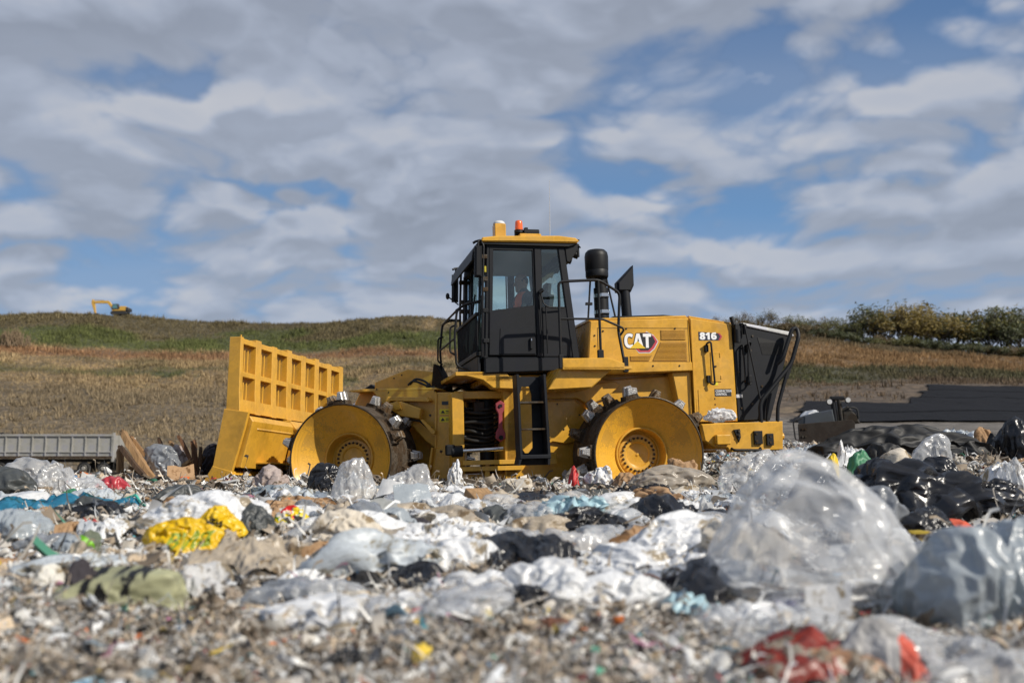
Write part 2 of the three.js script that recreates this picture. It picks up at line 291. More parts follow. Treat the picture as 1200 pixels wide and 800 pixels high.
// ---------- trees along the right-hand skyline ----------
const barkMat = std({ color: lin(.085, .07, .055), roughness: 1 });
function limb(a, b, r0, r1, rnd) { const m = a.clone().lerp(b, .5).add(new THREE.Vector3((rnd() - .5) * .5, 0, (rnd() - .5) * .5)); return [rod(a, m, r0, (r0 + r1) / 2, 5), rod(m, b, (r0 + r1) / 2, r1, 5)]; }
function treeGeometry(seed, h, spread, density, leaf, most = 2) {
  const rnd = rng(seed), wood = [], leaves = [], tips = [];
  const p0 = new THREE.Vector3(0, -.3, 0), p1 = new THREE.Vector3((rnd() - .5) * .6, h * .30, (rnd() - .5) * .6);
  wood.push(...limb(p0, p1, h * .028, h * .02, rnd));
  const grow = (p, dir, len, r, lev) => {
    const e = p.clone().addScaledVector(dir, len); wood.push(...limb(p, e, r, r * .55, rnd)); tips.push([e, lev]);
    if (lev > most) return;
    const n = 3 + (rnd() < .5 ? 1 : 0);
    for (let i = 0; i < n; i++) { const d = dir.clone().add(new THREE.Vector3((rnd() - .5) * 1.5, (rnd() - .25) * .9, (rnd() - .5) * 1.5)).normalize(); grow(e.clone().lerp(p, rnd() * .5), d, len * (.55 + .25 * rnd()), r * .5, lev + 1); }
  };
  const n0 = 5;
  for (let i = 0; i < n0; i++) { const a = i / n0 * 6.28 + rnd(); grow(p1.clone().multiplyScalar(.65 + .35 * rnd()), new THREE.Vector3(Math.cos(a) * spread, .9, Math.sin(a) * spread).normalize(), h * .26 * (.8 + .4 * rnd()), h * .012, 0); }
  grow(p1, new THREE.Vector3(.1, 1, 0).normalize(), h * .28, h * .014, 0);
  const v = new THREE.Vector3(), a = new THREE.Vector3(), b = new THREE.Vector3(), pos = [];
  for (const [t, lev] of tips) {
    if (lev < 1) continue;
    const cnt = Math.round(density * (lev > most ? 1 : .6) * (.4 + 1.2 * rnd()));
    for (let i = 0; i < cnt; i++) {
      v.set(rnd() - .5, rnd() - .5, rnd() - .5).multiplyScalar(h * .17).add(t);
      a.set(rnd() - .5, rnd() - .5, rnd() - .5).normalize().multiplyScalar(leaf * (.5 + rnd())); b.set(rnd() - .5, rnd() - .5, rnd() - .5).normalize().multiplyScalar(leaf * (.4 + .6 * rnd()));
      pos.push(v.x - a.x, v.y - a.y, v.z - a.z, v.x + b.x, v.y + b.y, v.z + b.z, v.x + a.x, v.y + a.y, v.z + a.z);
    }
  }
  const g = new THREE.BufferGeometry(); g.setAttribute('position', new THREE.Float32BufferAttribute(pos, 3)); g.computeVertexNormals();
  return { wood: merge(wood), crown: g };
}
{
  const leafMat = [[.155, .150, .040], [.25, .185, .040], [.115, .120, .045], [.17, .125, .055], [.085, .098, .036]].map((c) => phy({ color: lin(...c), roughness: .9, transmission: .3, thickness: 0, side: THREE.DoubleSide }));
  const kinds = [treeGeometry(11, 8, .9, 3.6, .28), treeGeometry(12, 8, 1.1, 4.6, .27), treeGeometry(13, 8, .8, 1.1, .2), treeGeometry(14, 8, 1.3, 5, .28), treeGeometry(15, 8, 1.0, 2.8, .25)];
  const bushes = [treeGeometry(21, 8, 1.3, 13, .42, 1), treeGeometry(22, 8, 1.0, 15, .40, 1), treeGeometry(23, 8, 1.5, 11, .42, 1)];
  const say = ['olive-green', 'golden-yellow', 'dull green', 'rusty brown', 'dark green'], form = ['rounded', 'broad', 'half-bare', 'low spreading', 'open-crowned'];
  // distance along the ridge (as seen from the tip face), depth, height, crown shape, leaf tone
  const rows = [[848, 222, 6.2, 2, 3], [866, 224, 7.4, 2, 2], [879, 219, 7.0, 2, 3], [896, 222, 8.4, 2, 2], [909, 218, 7.2, 2, 3], [924, 216, 6.4, 4, 0], [939, 219, 6.6, 0, 2], [952, 215, 6.4, 4, 0], [966, 218, 7.0, 0, 3], [979, 214, 7.0, 1, 0], [992, 217, 7.4, 0, 2], [1005, 213, 7.6, 4, 0], [1016, 217, 9.0, 0, 2], [1028, 214, 9.8, 4, 2], [1040, 219, 11.6, 2, 0], [1049, 213, 8.4, 1, 1], [1060, 218, 11.6, 2, 1], [1071, 213, 9.6, 1, 1], [1083, 217, 10.8, 0, 1], [1095, 213, 9.0, 3, 1], [1105, 218, 10.0, 4, 2], [1117, 214, 9.2, 0, 4], [1129, 218, 9.4, 1, 4], [1141, 214, 9.2, 0, 1], [1153, 218, 9.6, 3, 4], [1164, 213, 10.2, 0, 0], [1176, 217, 11, 1, 4], [1188, 213, 10.6, 0, 4], [1199, 217, 11.2, 4, 1], [1212, 214, 10.4, 1, 4], [1226, 218, 10.6, 0, 2]];
  const rnd = rng(9);
  const seen = {};
  rows.forEach(([px, D, h, k, t], i) => {
    const root = new THREE.Group(), x = (px - 600) / 1150 * D, s = h / 8.6 * (px > 1010 ? 1.36 : 1);
    part('trunk', kinds[k].wood.clone(), barkMat, root); const cr = new THREE.Mesh(kinds[k].crown, leafMat[t]); cr.name = 'crown'; root.add(cr);
    root.position.set(x, land(x, -D) - (px > 1000 ? .17 : .05) * h, -D); root.rotation.y = rnd() * 6.28; root.scale.set(s * (1.05 + .3 * rnd()), s, s * (1.05 + .3 * rnd()));
    top(shade(root), 'tree', `${say[t]} ${form[k]} tree on the skyline, ${ordinal(i)} from the machine`, 'tree', 'trees along the right skyline');
  });
  // low bushes in front of the trees
  for (let i = 0; i < 44; i++) {
    const px = 860 + i * 8.4 + rnd() * 5, D = 202 + rnd() * 9, x = (px - 600) / 1150 * D, k = i % 3, t = [2, 3, 4, 0][Math.floor(rnd() * 4)], root = new THREE.Group(), s = (2.8 + 2.2 * rnd()) / 8.6;
    const cr = new THREE.Mesh(bushes[k].crown, leafMat[t]); cr.name = 'crown'; root.add(cr); part('stem', bushes[k].wood.clone(), barkMat, root);
    root.position.set(x, land(x, -D) - 2.2 * s, -D); root.rotation.y = rnd() * 6.28; root.scale.set(s * 1.5, s, s * 1.5);
    top(shade(root), 'bush', `${say[t]} low bush at the foot of the skyline trees, ${ordinal(i)} from the machine`, 'bush', 'bushes at the foot of the skyline trees');
  }
  // dry brush heap at the left end of the slope
  const root = new THREE.Group(), wood = []; const r2 = rng(33);
  for (let i = 0; i < 160; i++) { const a = r2() * 6.28, b = r2() * 2.8, p = new THREE.Vector3(Math.cos(a) * b * 1.5, 0, Math.sin(a) * b); wood.push(rod(p, [p.x + (r2() - .5) * 2.4, 1.6 + 3.2 * r2() * (1 - b / 4), p.z + (r2() - .5) * 2.4], .10, .03, 4)); }
  part('stem', wood, std({ color: lin(.22, .16, .10), roughness: 1 }), root); const cr = new THREE.Mesh(kinds[3].crown, std({ color: lin(.24, .175, .105), roughness: 1, side: THREE.DoubleSide })); cr.name = 'crown'; cr.scale.set(.62, .56, .6); cr.position.y = -.6; root.add(cr);
  const D = 206, x = (8 - 600) / 1150 * D; root.position.set(x, land(x, -D), -D); root.scale.setScalar(1.05);
  top(shade(root), 'brush_heap', 'pale heap of dead brush on the left end of the green slope', 'brush');
}
function ordinal(i) { const w = ['first', 'second', 'third', 'fourth', 'fifth', 'sixth', 'seventh', 'eighth', 'ninth', 'tenth', 'eleventh', 'twelfth', 'thirteenth', 'fourteenth', 'fifteenth', 'sixteenth', 'seventeenth', 'eighteenth', 'nineteenth']; if (i < 19) return w[i]; const t = ['', '', 'twent', 'thirt', 'fort', 'fift']; const n = i + 1; return n % 10 === 0 ? t[n / 10] + 'ieth' : t[Math.floor(n / 10)] + 'y-' + w[n % 10 - 1]; }
// ---------- the landfill compactor ----------
const font = await new FontLoader().loadAsync('fonts/droid/droid_sans_bold.typeface.json');
const yellow = phy({ color: lin(.76, .405, .042), map: repeat(texDust, .7), roughness: .72, roughnessMap: texSmudge, clearcoat: .12, clearcoatRoughness: .35 });
const black = phy({ color: lin(.011, .0115, .013), map: repeat(texDust, .9), roughness: .5, specularIntensity: .6 });
const slate = phy({ color: lin(.013, .0145, .018), map: repeat(texDust, .8), roughness: .5, specularIntensity: .55 });
const rubber = std({ color: lin(.012, .012, .012), roughness: .7 });
const steel = std({ color: lin(.46, .45, .43), map: texRust, roughness: .42, metalness: .55 });
const tipSteel = std({ color: lin(.62, .60, .57), map: repeat(texDust, 3), roughness: .36, metalness: .65, bumpMap: repeat(texBumpFine, 6), bumpScale: .004 });
const tread = std({ color: lin(.42, .38, .33), map: repeat(texRust, 1.3), roughness: .85, metalness: .25, bumpMap: repeat(texBumpFine, 2), bumpScale: .02 });
const chrome = std({ color: lin(.7, .7, .7), roughness: .2, metalness: 1 });
const white = std({ color: lin(.72, .72, .70), map: texDust, roughness: .5 });
const cabGlass = phy({ color: lin(.86, .94, .93), roughness: 0.0, transmission: 1, thickness: 0, ior: 1.75 });
const orangeLens = phy({ color: lin(.85, .13, .015), roughness: .25, clearcoat: .6 });
const grilleMat = std({ color: lin(.40, .20, .03), map: texDust, roughness: .7 });

const texScuff = grainTexture(1024, (u, v) => { const a = tf(u, v, 4, 6, 900), b = tn(u, v, 90, 911); let k = .96 + .10 * a + .05 * b; const w = sstep(.16, .40, a + .3 * b); let sc = 0; for (let q = 0; q < 3; q++) { const t = (u * Math.cos(q * 1.1) + v * Math.sin(q * 1.1)) * 7 + q * 3, l = tn(u, v, 7, 920 + q), e = Math.abs((t % 1 + 1) % 1 - .5 + .3 * l); if (e < .006 && tn(u, v, 9, 930 + q) > .25) sc = 1; } const c = [lerp(k, .70, w * .55), lerp(k, .72, w * .55), lerp(k, 1.0, w * .7)]; return sc ? c.map((x) => x * .72) : c; });
const compactor = new THREE.Group(); compactor.position.set(-.24, .35, -14.1);
const mkFrame = (o, yaw, pitch) => ({ p: new THREE.Vector3(...o).sub(compactor.position), q: new THREE.Quaternion().setFromAxisAngle(new THREE.Vector3(0, 1, 0), THREE.MathUtils.degToRad(yaw)).multiply(new THREE.Quaternion().setFromAxisAngle(new THREE.Vector3(0, 0, 1), THREE.MathUtils.degToRad(pitch))) });
const FR = mkFrame([1.342, .8336, -14.0607], 12, 1.5), FT = mkFrame([-1.820, .787, -14.6965], -14, 0);
const inFrame = (f, m) => { m.position.copy(f.p); m.quaternion.copy(f.q); return m; };
const rear = (n, g, m) => inFrame(FR, part(n, g, m, compactor)), front = (n, g, m) => inFrame(FT, part(n, g, m, compactor));
const word = (t, size, depth, x, y, z, sx = 1, fat = 0) => { const g = new TextGeometry(t, { font, size, depth, curveSegments: 5, bevelEnabled: fat > 0, bevelSize: fat, bevelThickness: .0003, bevelSegments: 1 }); g.scale(sx, 1, 1); return g.translate(x, y, z); };
const both = (f) => [f(1), f(-1)];
const boltGeo = (x, y, z, r = .014, h = .014) => new THREE.CylinderGeometry(r * .9, r, h, 6).rotateX(Math.PI / 2).translate(x, y, z + h / 2);

// drums: rim, dished face, hub with its ring of bolts, cleats
const drumR = .72, Zf = 1.8;
const lz = (prof, seg = 72) => turned(prof, seg).rotateX(Math.PI / 2);
const toothBase = prism([[-.10, -.02], [.10, -.02], [.085, .05], [-.085, .05]], -.10, .10, .008).rotateX(0);
function plusTip() {
  return merge([
    prism([[-.078, .045], [.078, .045], [.048, .165], [-.048, .165]], -.045, .045, .010),
    prism([[-.05, .045], [.05, .045], [.03, .150], [-.03, .150]], -.112, -.040, .010),
    prism([[-.05, .045], [.05, .045], [.03, .150], [-.03, .150]], .040, .112, .010),
  ]);
}
const dirtyTip = std({ color: lin(1, .94, .86), map: repeat(texRust, 2), roughness: .62, metalness: .3, bumpMap: repeat(texBumpFine, 6), bumpScale: .006 });
const drumPaint = phy({ color: lin(.79, .42, .042), map: texScuff, roughness: .75, roughnessMap: texSmudge });
const tipGeo = metric(plusTip()), baseGeo = metric(merge([toothBase]));
function makeDrum(phase) {
  const shell = part('drum', [
    lz([[.60, .80], [.66, .80], [drumR, .82], [drumR, 1.785], [drumR - .004, 1.80], [drumR - .018, 1.80], [drumR - .022, 1.79], [drumR - .03, .86], [.60, .80]]),
  ], tread, compactor);
  part('rim_edge', lz([[.721, 1.792], [.719, 1.806], [.700, 1.806], [.698, 1.792]]), std({ color: lin(.34, .32, .29), map: texRust, roughness: .5, metalness: .5 }), shell);
  part('dished_face', lz([[.699, 1.796], [.690, 1.775], [.62, 1.70], [.50, 1.60], [.35, 1.495], [.345, 1.50]]), drumPaint, shell);
  part('hub_collar', lz([[.352, 1.47], [.350, 1.505], [.340, 1.518], [.325, 1.518], [.318, 1.505], [.305, 1.36], [.28, 1.352]]), yellow, shell);
  part('hub_plate', [lz([[.30, 1.345], [.262, 1.35], [.258, 1.372], [.165, 1.372], [.155, 1.345], [.14, 1.335], [.02, 1.335], [.018, 1.345], [0, 1.345]])], yellow, shell);
  for (let i = 0; i < 24; i++) { const a = i / 24 * 6.2832; part('bolt', [new THREE.CylinderGeometry(.0165, .0175, .02, 6).rotateX(Math.PI / 2).translate(.212 * Math.cos(a), .212 * Math.sin(a), 1.382), new THREE.SphereGeometry(.013, 7, 5).translate(.212 * Math.cos(a), .212 * Math.sin(a), 1.392)], steel, shell); }
  part('back_plate', lz([[.02, .80], [.64, .80], [.64, .83], [.02, .83]]), black, shell);
  for (let rIdx = 0; rIdx < 5; rIdx++) for (let k = 0; k < 5; k++) {
    const a = (phase + k * 72 + [0, 16, 36, 54, 20][rIdx]) * Math.PI / 180, z = 1.675 - rIdx * .19;
    const t = new THREE.Mesh(tipGeo, (rIdx * 3 + k * 2) % 5 < 2 ? dirtyTip : tipSteel); t.name = 'cleat_tip'; t.castShadow = t.receiveShadow = true;
    t.position.set(drumR * Math.cos(a), drumR * Math.sin(a), z); t.rotation.set(0, 0, a - Math.PI / 2); shell.add(t);
    const b = new THREE.Mesh(baseGeo, tread); b.name = 'cleat_base'; b.castShadow = b.receiveShadow = true; b.position.copy(t.position); b.rotation.copy(t.rotation); shell.add(b);
  }
  return shell;
}
const qFlip = new THREE.Quaternion().setFromAxisAngle(new THREE.Vector3(0, 1, 0), Math.PI);
for (const [f, ph] of [[FR, 33], [FT, 21]]) {
  const d = inFrame(f, makeDrum(ph)); const e = d.clone(); e.quaternion.copy(f.q).multiply(qFlip); compactor.add(e);
}
rear('axle_housing', [rod([0, 0, -.95], [0, 0, .95], .22, .22, 20), new THREE.SphereGeometry(.36, 20, 14)], black); front('axle_housing', [rod([0, 0, -.95], [0, 0, .95], .22, .22, 20), new THREE.SphereGeometry(.36, 20, 14)], black);

// ---- blade and trash rack (front frame) ----
{
  const HW = 1.86, FW = 1.50, SP = HW + FW - .03;
  const blade = front('blade', [
    prism([[-1.68, .66], [-1.60, .66], [-1.62, .30], [-1.70, -.05], [-1.80, -.22], [-1.86, -.20], [-1.77, .05], [-1.70, .35]], -FW, HW, .004),
  ], yellow);
  part('end_plate', prism([[-1.68, .67], [-1.31, .62], [-1.36, .40], [-1.52, -.20], [-1.84, -.16], [-1.80, -.08]], HW - .02, HW + .03, .006), yellow, blade);
  part('end_plate', prism([[-1.68, .67], [-1.31, .62], [-1.36, .40], [-1.52, -.20], [-1.84, -.16], [-1.80, -.08]], -FW - .03, -FW + .02, .006), yellow, blade);
  part('cutting_edge', prism([[-1.52, -.17], [-1.50, -.215], [-1.88, -.32], [-1.92, -.285], [-1.80, -.10]], -FW - .02, HW + .035, .006), yellow, blade);
  // back boxes with sloping lids
  part('back_box', prism([[-1.62, .62], [-1.32, .57], [-1.27, .50], [-1.42, -.12], [-1.70, -.12]], .62, HW - .04, .012), yellow, blade);
  part('back_box', prism([[-1.62, .62], [-1.32, .57], [-1.27, .50], [-1.42, -.12], [-1.70, -.12]], -FW + .04, -.62, .012), yellow, blade);
  part('back_box', prism([[-1.62, .64], [-1.36, .60], [-1.20, .42], [-1.20, .0], [-1.42, -.12], [-1.70, -.12]], -.55, .55, .012), yellow, blade);
  part('rib', prism([[-1.36, .565], [-1.28, .40], [-1.30, .38], [-1.39, .55]], .3, HW - .2, .006), yellow, blade);
  for (const y of [.33, .06]) part('weld_seam', rod([-1.318 - (.43 - y) * .245, y, .70], [-1.318 - (.43 - y) * .245, y, HW - .06], .009, .009, 6), yellow, blade);
  part('ledge', bx(-1.46, -1.18, -.06, -.035, .2, 1.45, .006), yellow, blade);
  for (let i = 0; i < 8; i++) {
    const z = HW - .015 - i * SP / 7, h = (i % 2) * .018;
    const u = part('rack_upright', [prism([[-1.66, .64], [-1.45, .62], [-1.47, .9], [-1.485, 1.655 + h], [-1.66, 1.655 + h]], z - (i === 0 ? .05 : .075), z + (i === 0 ? .03 : .075), .008)], yellow, blade);
    if (i === 0) part('lug', rod([-1.505, 1.65, z], [-1.505, 1.685, z], .012), yellow, u);
    if (i === 7) continue;
    const z1 = z - SP / 7;
    part('rack_rail', bx(-1.655, -1.488, 1.565, 1.64, z1 + .05, z - .04, .006), yellow, blade);
    part('rack_rail', bx(-1.655, -1.486, 1.115, 1.185, z1 + .05, z - .04, .006), yellow, blade);
    part('gusset', prism([[-1.64, .63], [-1.455, .63], [-1.465, .80], [-1.64, .80]], z1 + .05, z - .04, .006), yellow, blade);
    for (let k = 0; k < 3; k++) part('rack_rod', bx(-1.60, -1.565, .66, 1.60, z1 + .15 + k * .09 - .013, z1 + .15 + k * .09 + .013, .004), yellow, blade);
  }
  blade.quaternion.multiply(new THREE.Quaternion().setFromAxisAngle(new THREE.Vector3(1, 0, 0), -.030)); blade.position.y -= .055;
  // push arms back to the frame
  for (const s of [1, -1]) front('push_arm', [prism([[-1.30, .30], [-.4, .18], [.35, .14], [.35, -.08], [-.4, -.06], [-1.36, -.02]], s * .56 - .09, s * .56 + .09, .012)], yellow);
  front('lift_cylinder', [rod([-1.25, .34, .28], [-.2, .92, .28], .045, .045, 14), rod([-1.25, .34, -.28], [-.2, .92, -.28], .045, .045, 14)], chrome);
}
// ---- front frame ----
{
  const fr = front('front_frame', [
    prism([[-.30, .97], [-.12, 1.0], [.6, 1.02], [.97, .985], [1.04, .90], [1.04, -.22], [.4, -.34], [-.5, -.30], [-.62, .3]], .38, .47, .014),
    prism([[-.30, .97], [-.12, 1.0], [.6, 1.02], [.97, .985], [1.04, .90], [1.04, -.22], [.4, -.34], [-.5, -.30], [-.62, .3]], -.47, -.38, .014),
    bx(-.55, 1.0, -.28, -.22, -.45, .45), bx(-.1, 1.0, .93, .975, -.46, .46),
  ], yellow);
  const cover = part('tower_cover', [prism([[-.10, .99], [-.10, 1.12], [.40, 1.30], [.54, 1.285], [.80, 1.255], [.80, 1.0]], -.34, .40, .014)], yellow, fr);
  void cover;
  part('tower_horn', [prism([[.76, 1.0], [.79, 1.27], [.80, 1.37], [.84, 1.36], [.98, 1.10], [1.0, .98]], .05, .40, .01)], std({ color: lin(.16, .115, .06), map: texRust, roughness: .9 }), fr);
  part('fender_wing', [prism([[-.32, .965], [-.10, .985], [.42, .985], [1.0, .985], [1.03, .955], [.36, .94], [-.25, .945]], .42, .86, .008)], yellow, fr);
  part('side_plate', prism([[.06, .95], [.97, .96], [1.03, .88], [1.03, .12], [.86, .24], [.56, .55], [.34, .62], [.18, .80]], .80, .86, .012), yellow, fr);
  part('bent_rail', prism([[.30, .80], [.34, .86], [.92, .84], [.96, .80], [.94, .78], [.38, .80], [.34, .76]], .84, 1.0, .006), yellow, fr);
  const tray = part('step_tray', [prism([[.34, .76], [.56, .785], [.85, .68], [.83, .54], [.55, .585], [.42, .67]], .92, 1.06, .01), prism([[.40, .75], [.52, .79], [.58, .68], [.50, .66]], 1.04, 1.10, .006)], yellow, fr);
  void tray;
  part('tray_edge', [prism([[.40, .66], [.55, .575], [.83, .53], [1.05, .345], [1.02, .33], [.82, .50], [.54, .545], [.30, .72], [.32, .78]], .98, 1.02, .006)], std({ color: lin(.10, .075, .04), map: texRust, roughness: .8 }), fr);
  part('guide_strip', prism([[.84, .53], [.88, .535], [1.06, .37], [1.05, .33], [1.01, .33]], 1.02, 1.06, .006), yellow, fr);
  const post = part('frame_post', [bx(1.04, 1.31, .13, .91, .72, .95, .012), bx(1.02, 1.05, .13, .90, .93, .97, .005)], yellow, fr);
  void post;
  part('post_foot', prism([[1.0, .15], [1.31, .145], [1.40, -.32], [.95, -.34], [.99, -.1]], .80, .97, .012), yellow, fr);
  part('foot_rib', prism([[1.30, .15], [1.33, .15], [1.42, -.30], [1.38, -.32]], .97, 1.05, .006), yellow, fr);
  part('foot_rib', prism([[1.0, .15], [1.03, .15], [.97, -.32], [.93, -.32]], .97, 1.05, .006), yellow, fr);
  part('hinge_lug', [prism([[1.28, .86], [1.38, .82], [1.45, .76], [1.46, .68], [1.41, .62], [1.28, .62]], .74, .86, .01)], yellow, fr);
  part('hinge_pin', rod([1.385, .69, .70], [1.385, .69, .875], .032, .032, 14), black, fr);
  for (const [x, y] of [[1.12, .10], [1.24, .10]]) part('bolt', boltGeo(x, y, .972, .02, .016), steel, fr);
  for (const [x, y] of [[.12, .975], [.30, .93], [.2, 1.17], [.32, 1.215]]) part('bolt', boltGeo(x, y, y > 1 ? .40 : .862, .012, .008), black, fr);
  for (const [x, y] of [[.94, .43], [.92, .60]]) part('bolt', boltGeo(x, y, .862, .018, .012), steel, fr);
  // decals on the post
  part('data_plate', bx(1.115, 1.255, .735, .785, .951, .954, .001), std({ color: lin(.03, .03, .035), roughness: .4 }), fr);
  for (const y of [.605, .50]) { const s = part('warning_sticker', bx(1.085, 1.25, y, y + .072, .951, .9535, .001), std({ color: lin(.80, .66, .02), roughness: .5 }), fr); part('sticker_print', [prism([[1.10, y + .015], [1.165, y + .015], [1.133, y + .062]], .9536, .9545, 0), bx(1.175, 1.24, y + .040, y + .052, .9536, .9545, 0), bx(1.175, 1.23, y + .018, y + .028, .9536, .9545, 0)], std({ color: lin(.02, .02, .02), roughness: .6 }), s); }
  // hoses over the tower
  for (const [pts, r] of [[[[.52, 1.06, .60], [.60, 1.13, .60], [.74, 1.10, .62], [.86, 1.02, .70], [.93, .97, .82]], .017], [[[.50, 1.05, .62], [.58, 1.10, .64], [.72, 1.06, .66], [.90, .98, .75], [.99, .93, .86]], .017], [[[.9, 1.08, .3], [1.1, 1.14, .35], [1.3, 1.08, .4], [1.36, .98, .4]], .022], [[[.92, 1.02, .2], [1.12, 1.1, .25], [1.32, 1.0, .3], [1.42, .9, .35]], .024], [[[.95, 1.0, .4], [1.1, 1.06, .45], [1.28, 1.0, .5], [1.40, .93, .45]], .02], [[[.95, .96, .1], [1.2, 1.05, .1], [1.5, .9, .15]], .024]]) front('hydraulic_hose', spline(pts, r), rubber);
  front('hose_clamp', [prism([[.80, 1.03], [.86, 1.06], [.88, 1.02], [.82, .99]], .70, .75, .004), prism([[.90, .99], [.96, 1.01], [.97, .97], [.91, .95]], .78, .83, .004)], rubber);
  front('work_lamp', [prism([[-.34, 1.02], [-.20, 1.10], [-.14, 1.06], [-.16, 1.0], [-.36, .99]], .05, .30, .01), prism([[-.12, 1.0], [.0, 1.16], [.06, 1.15], [.04, 1.10], [-.06, 1.0]], .10, .34, .008)], slate);
}
// ---- articulation between the halves ----
{
  rear('hitch_frame', [bx(-2.25, -1.5, .80, .90, -.5, .55), bx(-2.2, -1.5, -.30, -.20, -.5, .62), bx(-2.30, -2.14, -.26, .88, .30, .62, .012), bx(-1.62, -1.46, -.3, .9, -.5, .72, .012), bx(-1.9, -1.6, -.55, -.3, -.45, .5), bx(-2.3, -1.4, -.16, -.10, .55, .80, .006)], yellow);
  front('hitch_yoke', [bx(.9, 1.72, .70, .86, -.3, .3), bx(.9, 1.72, -.30, -.12, -.3, .3), rod([1.62, -.34, 0], [1.62, .92, 0], .13, .13, 18), bx(.98, 1.06, -.30, .95, -.46, .46)], yellow);
  rear('hitch_pin', [rod([-1.78, -.35, .30], [-1.78, .92, .30], .10, .10, 16)], black);
  const opening = rear('service_panel', bx(-2.13, -1.63, .15, .78, .02, .06), rubber); void opening;
  for (let i = 0; i < 9; i++) { const y = .20 + i * .062; rear('hydraulic_hose', spline([[-2.14, y + .03 * Math.sin(i * 2.1), .33 + .05 * (i % 3)], [-2.0, y - .02, .42 + .06 * (i % 2)], [-1.82, y - .04 + .02 * Math.cos(i), .44 + .05 * (i % 3)], [-1.63, y + .02, .36]], .018 + .006 * (i % 2), 26), rubber); }
  rear('valve_block', [bx(-1.98, -1.84, .60, .76, .34, .50, .012), rod([-1.91, .74, .42], [-1.91, .84, .42], .028)], std({ color: lin(.15, .10, .07), map: texRust, roughness: .7 }));
  rear('lock_link', prism([[-1.735, .72], [-1.67, .76], [-1.61, .72], [-1.615, .64], [-1.645, .58], [-1.645, .40], [-1.61, .33], [-1.61, .26], [-1.675, .21], [-1.74, .26], [-1.735, .34], [-1.70, .40], [-1.70, .58], [-1.73, .64]], .70, .745, .008, [[[-1.655, .70], [-1.69, .70], [-1.69, .67], [-1.655, .67]]]), std({ color: lin(.34, .045, .06), map: texDust, roughness: .55 }));
  rear('lock_pin', [rod([-1.675, .27, .69], [-1.675, .27, .77], .03), rod([-1.675, .685, .69], [-1.675, .685, .76], .022)], black);
  const cyl = rear('steering_cylinder', [rod([-2.34, .10, .80], [-2.20, .105, .80], .075, .075, 16), bx(-2.42, -2.30, .05, .19, .74, .86, .02)], black);
  part('piston_rod', rod([-2.2, .105, .80], [-1.66, .125, .80], .027, .027, 14), chrome, cyl);
  rear('lower_bracket', [bx(-2.2, -1.45, -.08, -.02, .60, .82, .006), bx(-1.9, -1.84, -.3, -.02, .6, .78, .006)], yellow);
}
